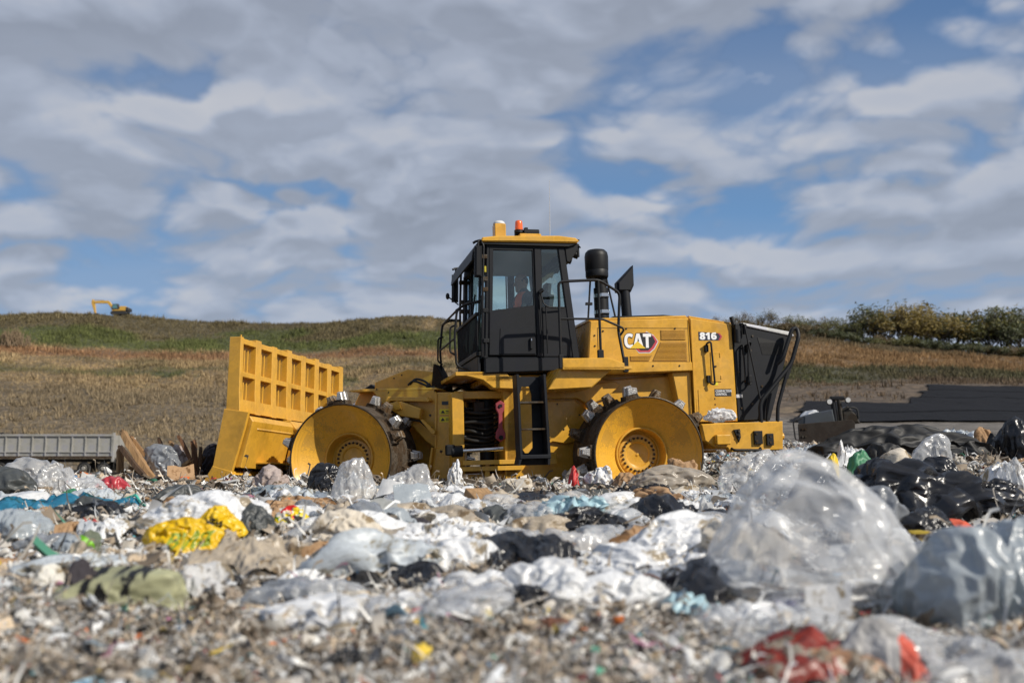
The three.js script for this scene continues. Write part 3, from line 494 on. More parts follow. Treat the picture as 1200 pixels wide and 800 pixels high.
// ---- rear frame, hood, tail ----
{
  const fr = rear('rear_frame', [
    prism([[-1.90, 1.06], [-1.62, 1.10], [-.4, 1.10], [-.2, 1.02], [.9, 1.08], [1.0, .42], [1.1, .36], [1.1, -.10], [.3, -.35], [-1.2, -.40], [-1.62, -.38], [-1.56, .86], [-1.78, .92]], .62, .72, .014),
    prism([[-1.90, 1.06], [-1.62, 1.10], [-.4, 1.10], [-.2, 1.02], [.9, 1.08], [1.0, .42], [1.1, .36], [1.1, -.10], [.3, -.35], [-1.2, -.40], [-1.62, -.38], [-1.56, .86], [-1.78, .92]], -.72, -.62, .014),
    bx(-1.6, 1.0, -.36, -.30, -.7, .7), bx(-1.88, -1.40, 1.0, 1.07, -.86, .86),
  ], yellow);
  part('side_cover', prism([[-1.18, .74], [-.66, .75], [-.46, .60], [-.36, .40], [-.6, .25], [-.70, .18], [-.80, .17], [-.98, .20], [-1.2, .1]], .72, .775, .01), yellow, fr);
  part('upper_cover', prism([[-1.2, .90], [-.62, .92], [-.1, 1.0], [.0, .95], [-.2, .78], [-.46, .68], [-.62, .77], [-1.2, .77]], .72, .78, .01), yellow, fr);
  part('cab_support', prism([[-2.28, 1.12], [-1.60, 1.13], [-1.46, .90], [-1.78, .91], [-1.92, 1.02]], .64, .86, .012), yellow, fr);
  part('cab_support', prism([[-2.28, 1.12], [-1.60, 1.13], [-1.46, .90], [-1.78, .91], [-1.92, 1.02]], -.86, -.64, .012), yellow, fr);
  for (const [x, y] of [[-1.1, .6], [-.82, .36], [-.9, .70], [-1.02, .24], [-.6, .55]]) part('bolt', boltGeo(x, y, .776, .012, .007), black, fr);
  part('step_block', bx(-1.10, -.96, -.10, .06, .78, .90, .01), yellow, fr);
  // fuel tank and battery box under the deck
  part('deck_box', prism([[-1.20, .84], [-1.02, 1.10], [-.30, 1.12], [-.62, .86]], .75, 1.46, .014), yellow, fr);
  const deck = part('deck', [bx(-1.02, -.10, 1.085, 1.125, .72, 1.56), prism([[-1.02, 1.13], [-1.02, 1.23], [-.42, 1.235], [-.20, 1.165], [-.20, 1.075], [-1.0, 1.085]], 1.52, 1.56, .008)], yellow, fr);
  part('deck_wing', prism([[-.44, 1.235], [-.14, 1.14], [-.14, 1.06], [-.24, 1.06], [-.44, 1.10]], 1.20, 1.53, .008), yellow, deck);
  // hood
  const hood = rear('hood', [
    prism([[-.50, 1.30], [-.455, 1.80], [.955, 1.85], [.975, 1.115], [-.10, 1.085], [-.46, 1.10]], -.95, .95, .016),
    prism([[-.40, 1.12], [.97, 1.12], [.97, .42], [.6, .40], [-.2, .70]], -.62, .62, .012),
    prism([[.70, 1.10], [.975, 1.115], [.975, .45], [.80, .50]], -.90, .90, .012),
  ], yellow);
  part('top_cap', prism([[-.47, 1.80], [-.46, 1.835], [.92, 1.885], [.955, 1.85]], -.93, .93, .01), yellow, hood);
  part('cowl', [prism([[-.18, 1.83], [-.10, 1.875], [.62, 1.90], [.86, 1.88], [.86, 1.86]], -.86, .88, .006)], black, hood);
  part('panel_seam', [bx(-.12, .94, 1.235, 1.243, .950, .9535, 0), bx(-.36, -.353, 1.28, 1.70, .950, .9535, 0), bx(-.36, .93, 1.70, 1.706, .950, .9535, 0), bx(.935, .941, 1.13, 1.82, .950, .9535, 0)], std({ color: lin(.10, .06, .02), roughness: .9 }), hood);
  part('lower_edge', prism([[-.10, 1.24], [.965, 1.235], [.97, 1.12], [-.06, 1.09]], .945, .975, .008), yellow, hood);
  for (const [x, y] of [[.05, 1.695], [.75, 1.70], [.78, 1.185], [.03, 1.185], [-.28, 1.66], [-.40, 1.6], [-.40, 1.46], [-.2, 1.2], [.4, 1.185]]) part('bolt', boltGeo(x, y, y < 1.2 ? .975 : .952, .014, .007), black, hood);
  // louvred grilles: slats over a recess
  const slats = (poly, x0, x1, y0, y1, clip) => {
    const g = part('grille', prism(poly, .950, .956, .002), grilleMat, hood);
    for (let y = y0 + .008; y < y1 - .004; y += .0165) { const [a, b] = clip ? clip(y) : [x0 + .008, x1 - .008]; if (b - a > .02) part('slat', bx(a, b, y, y + .007, .956, .963, .001), yellow, g); }
  };
  slats([[.535, 1.535], [.895, 1.54], [.895, 1.68], [.535, 1.675]], .535, .895, 1.54, 1.675);
  slats([[.40, 1.25], [.905, 1.25], [.905, 1.515], [.53, 1.51]], 0, 0, 1.255, 1.508, (y) => [.40 + (y - 1.25) * .5 + .012, .897]);
  slats([[.085, 1.25], [.35, 1.25], [.40, 1.335], [.085, 1.32]], 0, 0, 1.255, 1.318, (y) => [.093, .345 + (y - 1.25) * .55]);
  // maker's mark: letters over a notched hexagon
  const logo = part('logo', prism([[.34, 1.645], [.44, 1.595], [.49, 1.52], [.435, 1.43], [.37, 1.375], [.22, 1.375], [.17, 1.425], [.3, 1.5], [.28, 1.64]], .951, .9535, 0), std({ color: lin(.50, .05, .07), roughness: .4 }), hood);
  part('logo_field', prism([[.24, 1.64], [.36, 1.64], [.425, 1.585], [.455, 1.52], [.40, 1.44], [.35, 1.40], [.24, 1.40], [.21, 1.43]], .9536, .9556, 0), std({ color: lin(.02, .02, .022), roughness: .4 }), logo);
  part('logo_edge', prism([[.335, 1.66], [.435, 1.61], [.503, 1.52], [.445, 1.42], [.375, 1.362], [.215, 1.362], [.16, 1.43]], .9500, .9512, 0), white, logo);
  part('lettering_edge', word('CAT', .185, .0008, .005, 1.438, .9558, .83, .013), std({ color: lin(.015, .015, .017), roughness: .4 }), logo);
  part('lettering', word('CAT', .185, .002, .005, 1.438, .9568, .83, .005), std({ color: lin(.85, .85, .85), roughness: .4 }), logo);
  part('logo_triangle', prism([[.085, 1.425], [.315, 1.425], [.2, 1.525]], .9598, .9606, 0), std({ color: lin(.75, .50, .03), roughness: .4 }), logo);
  // radiator housing with the number
  const rad = rear('radiator_housing', [prism([[.965, 1.85], [1.585, 1.765], [1.60, .42], [1.0, .41]], -.93, .955, .016)], yellow);
  part('top_plate', prism([[.965, 1.85], [.97, 1.88], [1.58, 1.79], [1.585, 1.765]], -.90, .93, .008), yellow, rad);
  part('front_strip', bx(.975, 1.00, .42, 1.83, .95, .966, .004), yellow, rad);
  part('number_plate', prism([[1.085, 1.655], [1.36, 1.635], [1.425, 1.59], [1.375, 1.535], [1.085, 1.535]], .9556, .958, 0), std({ color: lin(.03, .03, .05), roughness: .4 }), rad);
  part('number_tip', prism([[1.365, 1.64], [1.40, 1.63], [1.432, 1.59], [1.40, 1.54], [1.37, 1.535], [1.405, 1.59]], .9582, .960, 0), std({ color: lin(.42, .04, .07), roughness: .4 }), rad);
  part('lettering', word('816', .092, .002, 1.10, 1.55, .9585, 1.18, .004), std({ color: lin(.85, .85, .85), roughness: .4 }), rad);
  const dp = part('decal', bx(1.275, 1.525, .765, .865, .9556, .9575, 0), std({ color: lin(.025, .028, .032), roughness: .4 }), rad);
  part('lettering', [word('COMPACTION', .030, .0012, 1.292, .822, .9576, .86), word('CONTROL', .030, .0012, 1.292, .780, .9576, .86)], std({ color: lin(.8, .8, .8), roughness: .4 }), dp);
  part('warning_sticker', bx(1.29, 1.335, .915, .96, .9556, .9575, 0), std({ color: lin(.75, .62, .02), roughness: .5 }), rad);
  const dr = part('fuel_door', bx(1.245, 1.385, .965, 1.375, .9556, .966, .004), yellow, rad); part('hinge', [bx(1.375, 1.395, 1.30, 1.36, .962, .974, .002), bx(1.375, 1.395, 1.0, 1.05, .962, .974, .002)], yellow, dr); part('latch', bx(1.285, 1.32, 1.165, 1.185, .966, .978, .003), black, dr);
  const d2 = part('lower_door', bx(1.04, 1.275, .50, .86, .9556, .963, .004), yellow, rad); part('vent_slot', [bx(1.268, 1.282, .72, .745, .963, .966, .001), bx(1.268, 1.282, .64, .665, .963, .966, .001), bx(1.268, 1.282, .56, .585, .963, .966, .001)], black, d2);
  const grab = (x, y0, y1, z, lean, parent, mat) => { const h = part('grab_handle', pipe([[x - lean * .02, y0 + .05, z], [x - lean * .02, y0, z + .07], [x + lean * .03, y0 - .01, z + .085], [x, y1 + .02, z + .085], [x - lean * .05, y1, z + .07], [x - lean * .05, y1 - .05, z]], .0135, .04), mat, parent); part('mount', [bx(x - .03 - lean * .03, x + .02 - lean * .03, y0 + .02, y0 + .12, z, z + .05, .008), bx(x - .04 - lean * .03, x + .01 - lean * .03, y1 - .12, y1 - .02, z, z + .05, .008)], mat, h); };
  grab(1.225, .93, 1.49, .956, 1, rad, black);
  // black tail with the radiator screen
  const tail = rear('tail_housing', [prism([[1.60, 1.765], [1.68, 1.752], [2.49, 1.60], [2.46, 1.50], [2.10, .43], [1.61, .42]], -.90, .925, .016)], slate);
  part('tail_lid', prism([[1.72, 1.755], [1.74, 1.79], [2.50, 1.655], [2.53, 1.60], [2.49, 1.595]], -.92, .94, .01), white, tail);
  const scr = part('side_screen', prism([[1.97, 1.585], [2.38, 1.50], [2.34, 1.345], [2.03, 1.34]], .9256, .93, .002), rubber, tail);
  for (let y = 1.355; y < 1.50; y += .016) part('slat', bx(2.03 - (y - 1.34) * .23 + .006, 2.335 + (y - 1.345) * .1, y, y + .005, .93, .934, .001), black, scr);
  part('white_sticker', bx(1.61, 1.70, .745, .79, .9256, .928, 0), white, tail);
  for (const [x, y] of [[1.68, .60], [1.84, .66], [1.66, 1.1], [1.9, 1.6], [1.86, 1.40], [2.0, .9]]) part('bolt', boltGeo(x, y, .9255, .018, .012), steel, tail);
  grab(1.79, .93, 1.50, .926, -1, tail, black); part('grab_handle', pipe([[1.725, .97, .93], [1.725, .96, 1.0], [1.715, 1.47, 1.0], [1.715, 1.46, .93]], .012, .03), black, tail);
  rear('fire_bottle', [rod([1.64, 1.50, 1.0], [1.64, 1.68, 1.0], .045, .045, 14), rod([1.60, 1.74, .99], [1.57, 1.86, .98], .03, .03, 10), bx(1.60, 1.70, 1.66, 1.76, .95, 1.03, .01), rod([1.76, 1.62, .98], [1.76, 1.76, .98], .03, .03, 10)], black);
  // bumper
  const bp = rear('bumper', [prism([[.98, .385], [2.17, .405], [2.15, .015], [1.37, .0], [1.34, .06], [1.16, .075], [1.02, .16]], 1.05, 1.15, .014), bx(1.2, 2.17, .05, .40, -1.1, 1.06), prism([[.98, .385], [2.17, .405], [2.15, .015], [1.37, .0], [1.34, .06], [1.16, .075], [1.02, .16]], -1.15, -1.05, .014)], yellow);
  part('counterweight', bx(1.15, 1.36, .10, .24, 1.15, 1.24, .02), yellow, bp);
  part('step_bar', pipe([[1.40, .06, 1.12], [1.40, .03, 1.2], [1.80, .02, 1.2], [1.82, .06, 1.12]], .018, .03), black, bp);
  part('guard_bracket', [bx(1.72, 1.84, .10, .28, 1.15, 1.19, .006), bx(1.90, 2.00, .08, .24, 1.15, 1.19, .006)], black, bp);
  part('hook', prism([[1.43, .30], [1.52, .31], [1.53, .20], [1.50, .13], [1.47, .20]], 1.15, 1.18, .006), black, bp);
  for (const [x, y] of [[1.75, .24], [1.75, .14], [1.95, .20], [1.95, .12], [1.50, .28], [1.50, .22]]) part('bolt', boltGeo(x, y, 1.185, .02, .014), steel, bp);
  part('reflector', rod([2.17, .2, 1.02], [2.22, .2, 1.02], .05, .05, 14), yellow, bp);
  // tail guard tubes, near and far side
  for (const s of [1, -1]) {
    const z = 1.12 * s;
    const g = rear('tail_guard', [pipe([[1.86, .12, z], [1.86, .66, z], [2.36, 1.19, z], [2.50, 1.58, z], [2.50, 1.70, z - s * .05], [2.43, 1.68, z - s * .05], [2.26, 1.27, z - s * .05], [2.20, 1.20, z - s * .1]], .029, .09, 10), pipe([[2.10, .36, z], [2.12, .60, z], [2.30, 1.10, z], [2.38, 1.24, z]], .025, .06, 10), pipe([[2.02, .36, z - s * .15], [2.04, .60, z - s * .15], [2.10, .8, z - s * .15]], .022, .06, 8)], black);
    part('guard_gusset', prism([[2.22, 1.02], [2.36, 1.20], [2.46, 1.50], [2.40, 1.24], [2.30, .98]], z - .008, z + .008, .002), black, g);
    rear('tail_handrail', [pipe([[1.66, 1.75, z - s * .1], [1.72, 1.765, z - s * .06], [1.88, .70, z - s * .02], [1.88, .40, z]], .0125, .04)], black);
  }
}
// ---- air intake, exhaust ----
{
  const pc = rear('air_intake', [rod([-.02, 1.85, .1], [-.02, 2.55, .1], .085, .085, 20), rod([-.02, 1.95, .1], [-.02, 2.40, .1], .105, .105, 20)], black);
  part('intake_bowl', [turned([[0, 2.54], [.15, 2.54], [.165, 2.57], [.165, 2.66], [.14, 2.665], [.14, 2.70]], 28).translate(-.07, 0, .1)], slate, pc);
  part('intake_cap', turned([[.14, 2.64], [.168, 2.66], [.172, 2.86], [.16, 2.92], [.125, 2.955], [.06, 2.97], [0, 2.97]], 28).translate(-.07, 0, .1), black, pc);
  for (const y of [2.02, 2.26]) part('clamp', [rod([-.02, y, .1], [-.02, y + .05, .1], .112, .112, 20), bx(-.06, .06, y - .005, y + .055, .18, .225, .012)], chrome, pc);
  for (const x of [-.24, .20]) part('brace', rod([x, 1.86, .12], [-.05 + (x > 0 ? .12 : -.12), 2.55, .1], .014), black, pc);
  part('brace_joint', bx(-.26, -.16, 2.15, 2.19, .09, .13, .005), black, pc);
  const ex = rear('exhaust_stack', [rod([.40, 1.86, 0], [.37, 2.50, 0], .075, .075, 22)], slate);
  part('exhaust_tip', prism([[.24, 2.36], [.24, 2.50], [.50, 2.76], [.50, 2.46], [.45, 2.36]], -.085, .085, .03), slate, ex);
}
// ---- handrail round the deck, ladder ----
{
  const z = 1.52;
  rear('deck_handrail', [pipe([[-1.03, 1.10, z], [-1.03, 2.22, z], [-.49, 2.25, z], [-.18, 2.10, z - .1], [-.22, 1.60, z - .1], [-.19, 1.30, z - .05], [-.17, 1.05, z]], .019, .06), pipe([[-1.03, 1.74, z], [-.46, 1.74, z], [-.14, 1.62, z - .06], [-.22, 1.52, z - .09]], .015, .05), pipe([[-.50, 1.12, z], [-.50, 2.24, z]], .018, .03), bx(-.545, -.465, 1.10, 1.34, z - .02, z + .03, .01), bx(-1.06, -1.0, 1.10, 1.28, z - .02, z + .03, .01), bx(-.21, -.14, 1.05, 1.25, z - .02, z + .03, .01)], black);
  const lad = rear('ladder', [prism([[-1.62, 1.03], [-1.585, 1.03], [-1.565, .0], [-1.60, -.10], [-1.63, -.10], [-1.60, .02]], 1.30, 1.55, .006), prism([[-1.275, 1.03], [-1.24, 1.03], [-1.205, .02], [-1.22, -.10], [-1.25, -.10], [-1.245, .02]], 1.30, 1.55, .006)], slate);
  part('back_sheet', prism([[-1.60, 1.02], [-1.25, 1.02], [-1.215, .0], [-1.575, 0]], 1.28, 1.30, .004, [[[-1.50, .90], [-1.40, .90], [-1.37, .80], [-1.37, .12], [-1.43, .05], [-1.48, .05], [-1.53, .12], [-1.53, .80]]]), slate, lad);
  for (const [y, x] of [[.68, 0], [.345, .02]]) part('rung', bx(-1.60 + x, -1.235 + x, y - .012, y + .012, 1.32, 1.53, .005), steel, lad);
  part('bottom_step', bx(-1.60, -1.205, -.02, .03, 1.30, 1.56, .008), slate, lad);
  part('flexible_strap', [bx(-1.615, -1.22, -.10, -.02, 1.34, 1.37, .004)], rubber, lad);
}
// ---- the cab ----
{
  const zc = .90;
  // sill and lower shell
  const cab = rear('cab', [
    prism([[-1.90, 1.10], [-1.90, 1.32], [-.60, 1.32], [-.62, 1.14], [-1.10, 1.12]], -zc, zc, .02),
    prism([[-1.86, 1.30], [-1.83, 1.36], [-.66, 1.36], [-.66, 1.30]], -.80, .80, .01),
    prism([[-.66, 1.30], [-.60, 1.30], [-.675, 2.0], [-.74, 2.0]], -zc + .01, zc - .01, .01),
  ], slate);
  const pillar = (pts, z0, z1) => part('pillar', prism(pts, z0, z1, .012), slate, cab);
  for (const s of [1, -1]) {
    const z0 = s * (zc - .07), z1 = s * zc;
    pillar([[-1.91, 1.30], [-1.85, 1.30], [-1.79, 2.82], [-1.84, 2.82]], z0, z1);                     // front corner
    pillar([[-1.185, 1.32], [-1.10, 1.32], [-1.085, 2.82], [-1.19, 2.82]], z0, z1);                   // behind the door
    pillar([[-.70, 1.30], [-.60, 1.30], [-.765, 2.82], [-.86, 2.82]], z0, z1);                       // rear corner
    pillar([[-1.10, 2.0], [-1.10, 1.32], [-.65, 1.32], [-.70, 2.0]], z0 + s * .012, z1 - s * .012);   // quarter panel
    part('quarter_window', prism([[-1.085, 2.0], [-.725, 2.0], [-.84, 2.79], [-1.08, 2.79]], s * (zc - .035), s * (zc - .030), 0), cabGlass, cab);
    part('top_rail', prism([[-1.84, 2.78], [-.78, 2.79], [-.78, 2.84], [-1.84, 2.83]], z0, z1, .008), slate, cab);
    // door: lower panel, frame, pane
    const door = part('door', [prism([[-1.84, 1.34], [-1.20, 1.34], [-1.20, 2.0], [-1.82, 1.92]], s * (zc - .05), s * (zc + .005), .01),
      prism([[-1.84, 1.34], [-1.20, 1.34], [-1.20, 2.785], [-1.80, 2.785]], s * (zc - .045), s * zc, .006, [[[-1.775, 1.94], [-1.215, 2.015], [-1.215, 2.755], [-1.745, 2.755]]])], slate, cab);
    part('door_pane', prism([[-1.785, 1.93], [-1.205, 2.0], [-1.205, 2.765], [-1.755, 2.765]], s * (zc - .025), s * (zc - .02), 0), cabGlass, door);
    part('door_moulding', prism([[-1.70, 1.36], [-1.21, 1.36], [-1.21, 1.70], [-1.68, 1.70]], s * (zc + .004), s * (zc + .014), .004), slate, door);
    part('door_handle', bx(-1.285, -1.255, 1.42, 1.57, Math.min(s * (zc + .012), s * (zc + .045)), Math.max(s * (zc + .012), s * (zc + .045)), .008), black, door);
    if (s > 0) part('handle_plate', bx(-1.275, -1.262, 1.53, 1.56, zc + .045, zc + .049, .001), chrome, door);
  }
  // front and rear glass, far lower glass
  part('windscreen', prism([[-1.875, 1.36], [-1.87, 1.36], [-1.815, 2.80], [-1.82, 2.80]], -.84, .84, 0), cabGlass, cab);
  part('windscreen_bar', [prism([[-1.895, 1.34], [-1.86, 1.34], [-1.80, 2.82], [-1.835, 2.82]], -.36, -.31, .006), prism([[-1.895, 1.34], [-1.86, 1.34], [-1.80, 2.82], [-1.835, 2.82]], .31, .36, .006)], slate, cab);
  part('rear_window', prism([[-.675, 2.0], [-.67, 2.0], [-.77, 2.80], [-.775, 2.80]], -.84, .84, 0), cabGlass, cab);
  part('front_header', prism([[-1.86, 2.68], [-1.80, 2.68], [-1.79, 2.84], [-1.85, 2.84]], -.88, .88, .01), slate, cab);
  part('rear_header', prism([[-.80, 2.66], [-.72, 2.66], [-.75, 2.84], [-.82, 2.84]], -.88, .88, .01), slate, cab);
  // lower windscreen guard with bars
  const guard = part('screen_guard', [bx(-2.0, -1.93, 1.34, 1.40, -.86, .86, .006), bx(-2.0, -1.95, 1.88, 1.92, -.86, .86, .006), bx(-1.98, -1.94, 1.1, 1.34, -.84, .84)], black, cab);
  for (let i = 0; i < 19; i++) part('guard_bar', rod([-1.97, 1.38, -.82 + i * .0911], [-1.975, 1.90, -.82 + i * .0911], .009, .009, 6), black, guard);
  // front walkway rail and steps
  for (const s of [1, -1]) rear('front_grab_rail', [pipe([[-1.93, 2.06, s * .84], [-2.10, 2.05, s * .80], [-2.22, 1.98, s * .70], [-2.26, 1.60, s * .70], [-2.24, 1.22, s * .70], [-2.06, 1.16, s * .74]], .017, .07), pipe([[-2.22, 1.78, s * .62], [-2.30, 1.76, s * .60], [-2.31, 1.42, s * .60], [-2.24, 1.38, s * .62]], .013, .04), pipe([[-1.94, 2.07, s * .9], [-2.12, 2.04, s * .66], [-2.2, 2.0, s * .5]], .015, .05)], black);
  rear('front_rail_bar', [rod([-2.22, 1.97, -.7], [-2.22, 1.97, .7], .015), rod([-2.25, 1.60, -.7], [-2.25, 1.60, .7], .013)], black);
  rear('front_walkway', [bx(-2.28, -1.88, 1.08, 1.13, -.86, .86, .008)], yellow);
  // corner pipe, hinges, wiper, work lamp housings and mirrors
  for (const s of [1, -1]) {
    const h = rear('corner_rail', [pipe([[-1.93, 1.32, s * .93], [-1.91, 2.3, s * .95], [-1.885, 2.82, s * .95], [-1.95, 2.88, s * .93], [-2.02, 2.84, s * .9]], .017, .06), pipe([[-1.89, 1.34, s * .95], [-1.84, 2.74, s * .95]], .012, .03)], black);
    for (const y of [1.5, 1.9, 2.18, 2.32, 2.62]) part('hinge', bx(-1.92, -1.84, y, y + .06, Math.min(s * .9, s * .965), Math.max(s * .9, s * .965), .01), y > 2.1 ? steel : black, h);
    if (s > 0) part('marker', bx(-1.885, -1.86, 2.44, 2.52, .955, .965, .002), std({ color: lin(.45, .38, .02), roughness: .5 }), h);
    const m = rear('mirror', [prism([[-2.03, 2.36], [-1.93, 2.36], [-1.92, 2.78], [-2.02, 2.78]], s * 1.0 - .04, s * 1.0 + .04, .03)], black);
    part('mirror_arm', pipe([[-1.97, 2.76, s], [-1.96, 2.87, s * .99], [-1.88, 2.86, s * .93]], .012, .03), black, m);
  }
  rear('wiper', [rod([-1.92, 1.5, -.30], [-1.85, 2.3, .02], .012), rod([-1.90, 1.42, .34], [-1.83, 2.35, .55], .012), bx(-1.94, -1.88, 1.44, 1.52, -.36, -.28, .01)], black);
  rear('front_mirror', [rod([-1.95, 2.30, -.86], [-2.08, 2.42, -.92], .01), new THREE.SphereGeometry(.05, 12, 8).scale(.6, 1, 1).translate(-2.10, 2.44, -.93)], black);
  // roof with its rounded eaves
  const roof = rear('cab_roof', [prism([[-1.93, 2.85], [-1.90, 2.91], [-1.70, 2.935], [-.85, 2.955], [-.62, 2.93], [-.57, 2.89], [-.60, 2.86], [-1.5, 2.855]], -.97, .97, .018)], yellow);
  part('roof_underside', [prism([[-1.90, 2.82], [-1.88, 2.856], [-.62, 2.862], [-.60, 2.85], [-.72, 2.81]], -.94, .94, .006), prism([[-.76, 2.82], [-.58, 2.86], [-.57, 2.78], [-.70, 2.60], [-.74, 2.62]], -.9, .9, .01)], black, roof);
  part('front_visor', [prism([[-1.86, 2.90], [-1.96, 2.85], [-2.03, 2.74], [-2.05, 2.60], [-2.02, 2.60], [-1.99, 2.72], [-1.94, 2.80], [-1.86, 2.84]], -.93, .93, .008)], black, roof);
  for (const z of [-.7, -.35, .35, .7]) { part('work_lamp', [rod([-.58, 2.76, z], [-.52, 2.74, z], .05, .05, 12)], black, roof); }
  part('lamp_bracket', [bx(-.56, -.53, 2.70, 2.88, .78, .82, .006), rod([-.66, 2.95, .8], [-.54, 2.92, .86], .012), rod([-.55, 2.93, .7], [-.53, 2.82, .86], .010)], black, roof);
  const gps = rear('receiver_box', [bx(-1.67, -1.515, 2.90, 3.18, .48, .66, .012)], yellow);
  part('receiver_dome', turned([[0, 3.235], [.05, 3.232], [.075, 3.215], [.085, 3.19], [.08, 3.178], [0, 3.178]], 20).scale(1, 1, 1).translate(-1.592, 0, .57), white, gps);
  part('bracket', [rod([-1.52, 3.01, .57], [-1.34, 3.0, .57], .012), rod([-1.545, 3.01, .57], [-1.50, 3.01, .57], .03, .015, 10), rod([-1.35, 3.0, .57], [-1.33, 3.0, .57], .028, .028, 10)], black, gps);
  const bc = rear('beacon_stand', [bx(-1.33, -1.025, 2.90, 3.045, .46, .68, .012)], yellow);
  part('lamp_bar', [bx(-1.26, -1.04, 3.05, 3.115, .50, .64, .012), rod([-1.37, 3.06, .55], [-1.22, 3.06, .55], .03, .03, 10), bx(-1.24, -1.19, 3.10, 3.15, .52, .60, .01)], black, bc);
  const be = part('beacon_base', rod([-1.315, 3.07, .57], [-1.315, 3.11, .57], .065, .065, 18), black, bc); void be;
  part('beacon', turned([[.052, 3.11], [.055, 3.13], [.052, 3.20], [.048, 3.235], [.035, 3.245], [0, 3.247]], 20).translate(-1.315, 0, .57), orangeLens, bc);
  rear('antenna', [rod([-.86, 2.94, .5], [-.84, 3.86, .5], .005, .003, 6), rod([-.86, 2.93, .5], [-.86, 3.0, .5], .012, .012, 8)], std({ color: lin(.5, .5, .5), roughness: .5 }));
  rear('exterior_latch', [rod([-1.115, 1.36, .93], [-1.14, 2.18, .93], .011), rod([-1.14, 2.18, .93], [-1.09, 2.22, .94], .028, .028, 10), pipe([[-1.12, 2.16, .94], [-1.09, 2.02, .95], [-1.02, 1.98, .95], [-.80, 1.98, .93]], .010, .06), rod([-1.06, 2.02, .94], [-1.05, 1.36, .94], .010)], black);
  // inside: seat, console, steering column
  const seat = rear('seat', [prism([[-1.30, 1.36], [-.86, 1.36], [-.86, 1.62], [-1.34, 1.66], [-1.36, 1.58]], -.24, .24, .04), prism([[-.98, 1.60], [-.84, 1.60], [-.74, 2.28], [-.84, 2.30]], -.23, .23, .04)], rubber);
  part('headrest', prism([[-.86, 2.30], [-.77, 2.29], [-.75, 2.46], [-.83, 2.47]], -.13, .13, .03), rubber, seat);
  const con = rear('steering_console', [prism([[-1.82, 1.36], [-1.66, 1.36], [-1.60, 1.86], [-1.68, 1.88]], -.16, .16, .02)], rubber);
  part('control_lever', [pipe([[-1.62, 1.80, .14], [-1.60, 2.02, .16], [-1.555, 2.03, .16], [-1.55, 1.97, .16]], .012, .03), rod([-1.56, 1.80, .1], [-1.52, 2.02, .12], .012), rod([-1.5, 1.80, .2], [-1.46, 2.0, .22], .012)], black, con);
  rear('headliner', [bx(-1.84, -.80, 2.74, 2.80, -.85, .85, .01)], std({ color: lin(.24, .25, .25), roughness: .9 }));
  rear('side_console', [bx(-1.5, -.9, 1.36, 1.78, -.62, -.32, .03)], rubber);
}
top(shade(compactor), 'landfill_compactor', 'yellow landfill compactor with spiked steel drums, racked blade and black cab', 'compactor');

// ---------- people: bodies as one continuous surface ----------
function bodyMesh(bones, lo, hi, cell, blend) {
  const n = Math.ceil(Math.max(hi[0] - lo[0], hi[1] - lo[1], hi[2] - lo[2]) / cell) + 4, mc = new MarchingCubes(n, undefined, false, false, 120000);
  const S = n * cell / 2, c = [(lo[0] + hi[0]) / 2, (lo[1] + hi[1]) / 2, (lo[2] + hi[2]) / 2];
  const at = (i, k) => c[k] + (i - n / 2) / (n / 2) * S;
  for (let k = 0; k < n; k++) for (let j = 0; j < n; j++) for (let i = 0; i < n; i++) {
    const x = at(i, 0), y = at(j, 1), z = at(k, 2); let s = 0;
    for (const b of bones) {
      const [ax, ay, az, r0, ex, ey, ez, r1] = b, dx = ex - ax, dy = ey - ay, dz = ez - az, t = clamp(((x - ax) * dx + (y - ay) * dy + (z - az) * dz) / (dx * dx + dy * dy + dz * dz + 1e-9));
      s += Math.exp(-(Math.hypot(x - ax - dx * t, y - ay - dy * t, z - az - dz * t) - lerp(r0, r1, t)) / blend);
    }
    mc.field[i + j * n + k * n * n] = Math.log(s + 1e-12) * blend;
  }
  mc.isolation = 0; mc.update();
  const cnt = mc.count, g = new THREE.BufferGeometry();
  g.setAttribute('position', new THREE.BufferAttribute(mc.positionArray.slice(0, cnt * 3), 3));
  const p = g.attributes.position; for (let i = 0; i < p.count; i++) p.setXYZ(i, c[0] + p.getX(i) * S, c[1] + p.getY(i) * S, c[2] + p.getZ(i) * S);
  g.computeVertexNormals(); g.setAttribute('uv', new THREE.BufferAttribute(new Float32Array(cnt * 2), 2));
  const w = mergeVertices(g, 1e-4); w.computeVertexNormals(); return w.toNonIndexed();
}
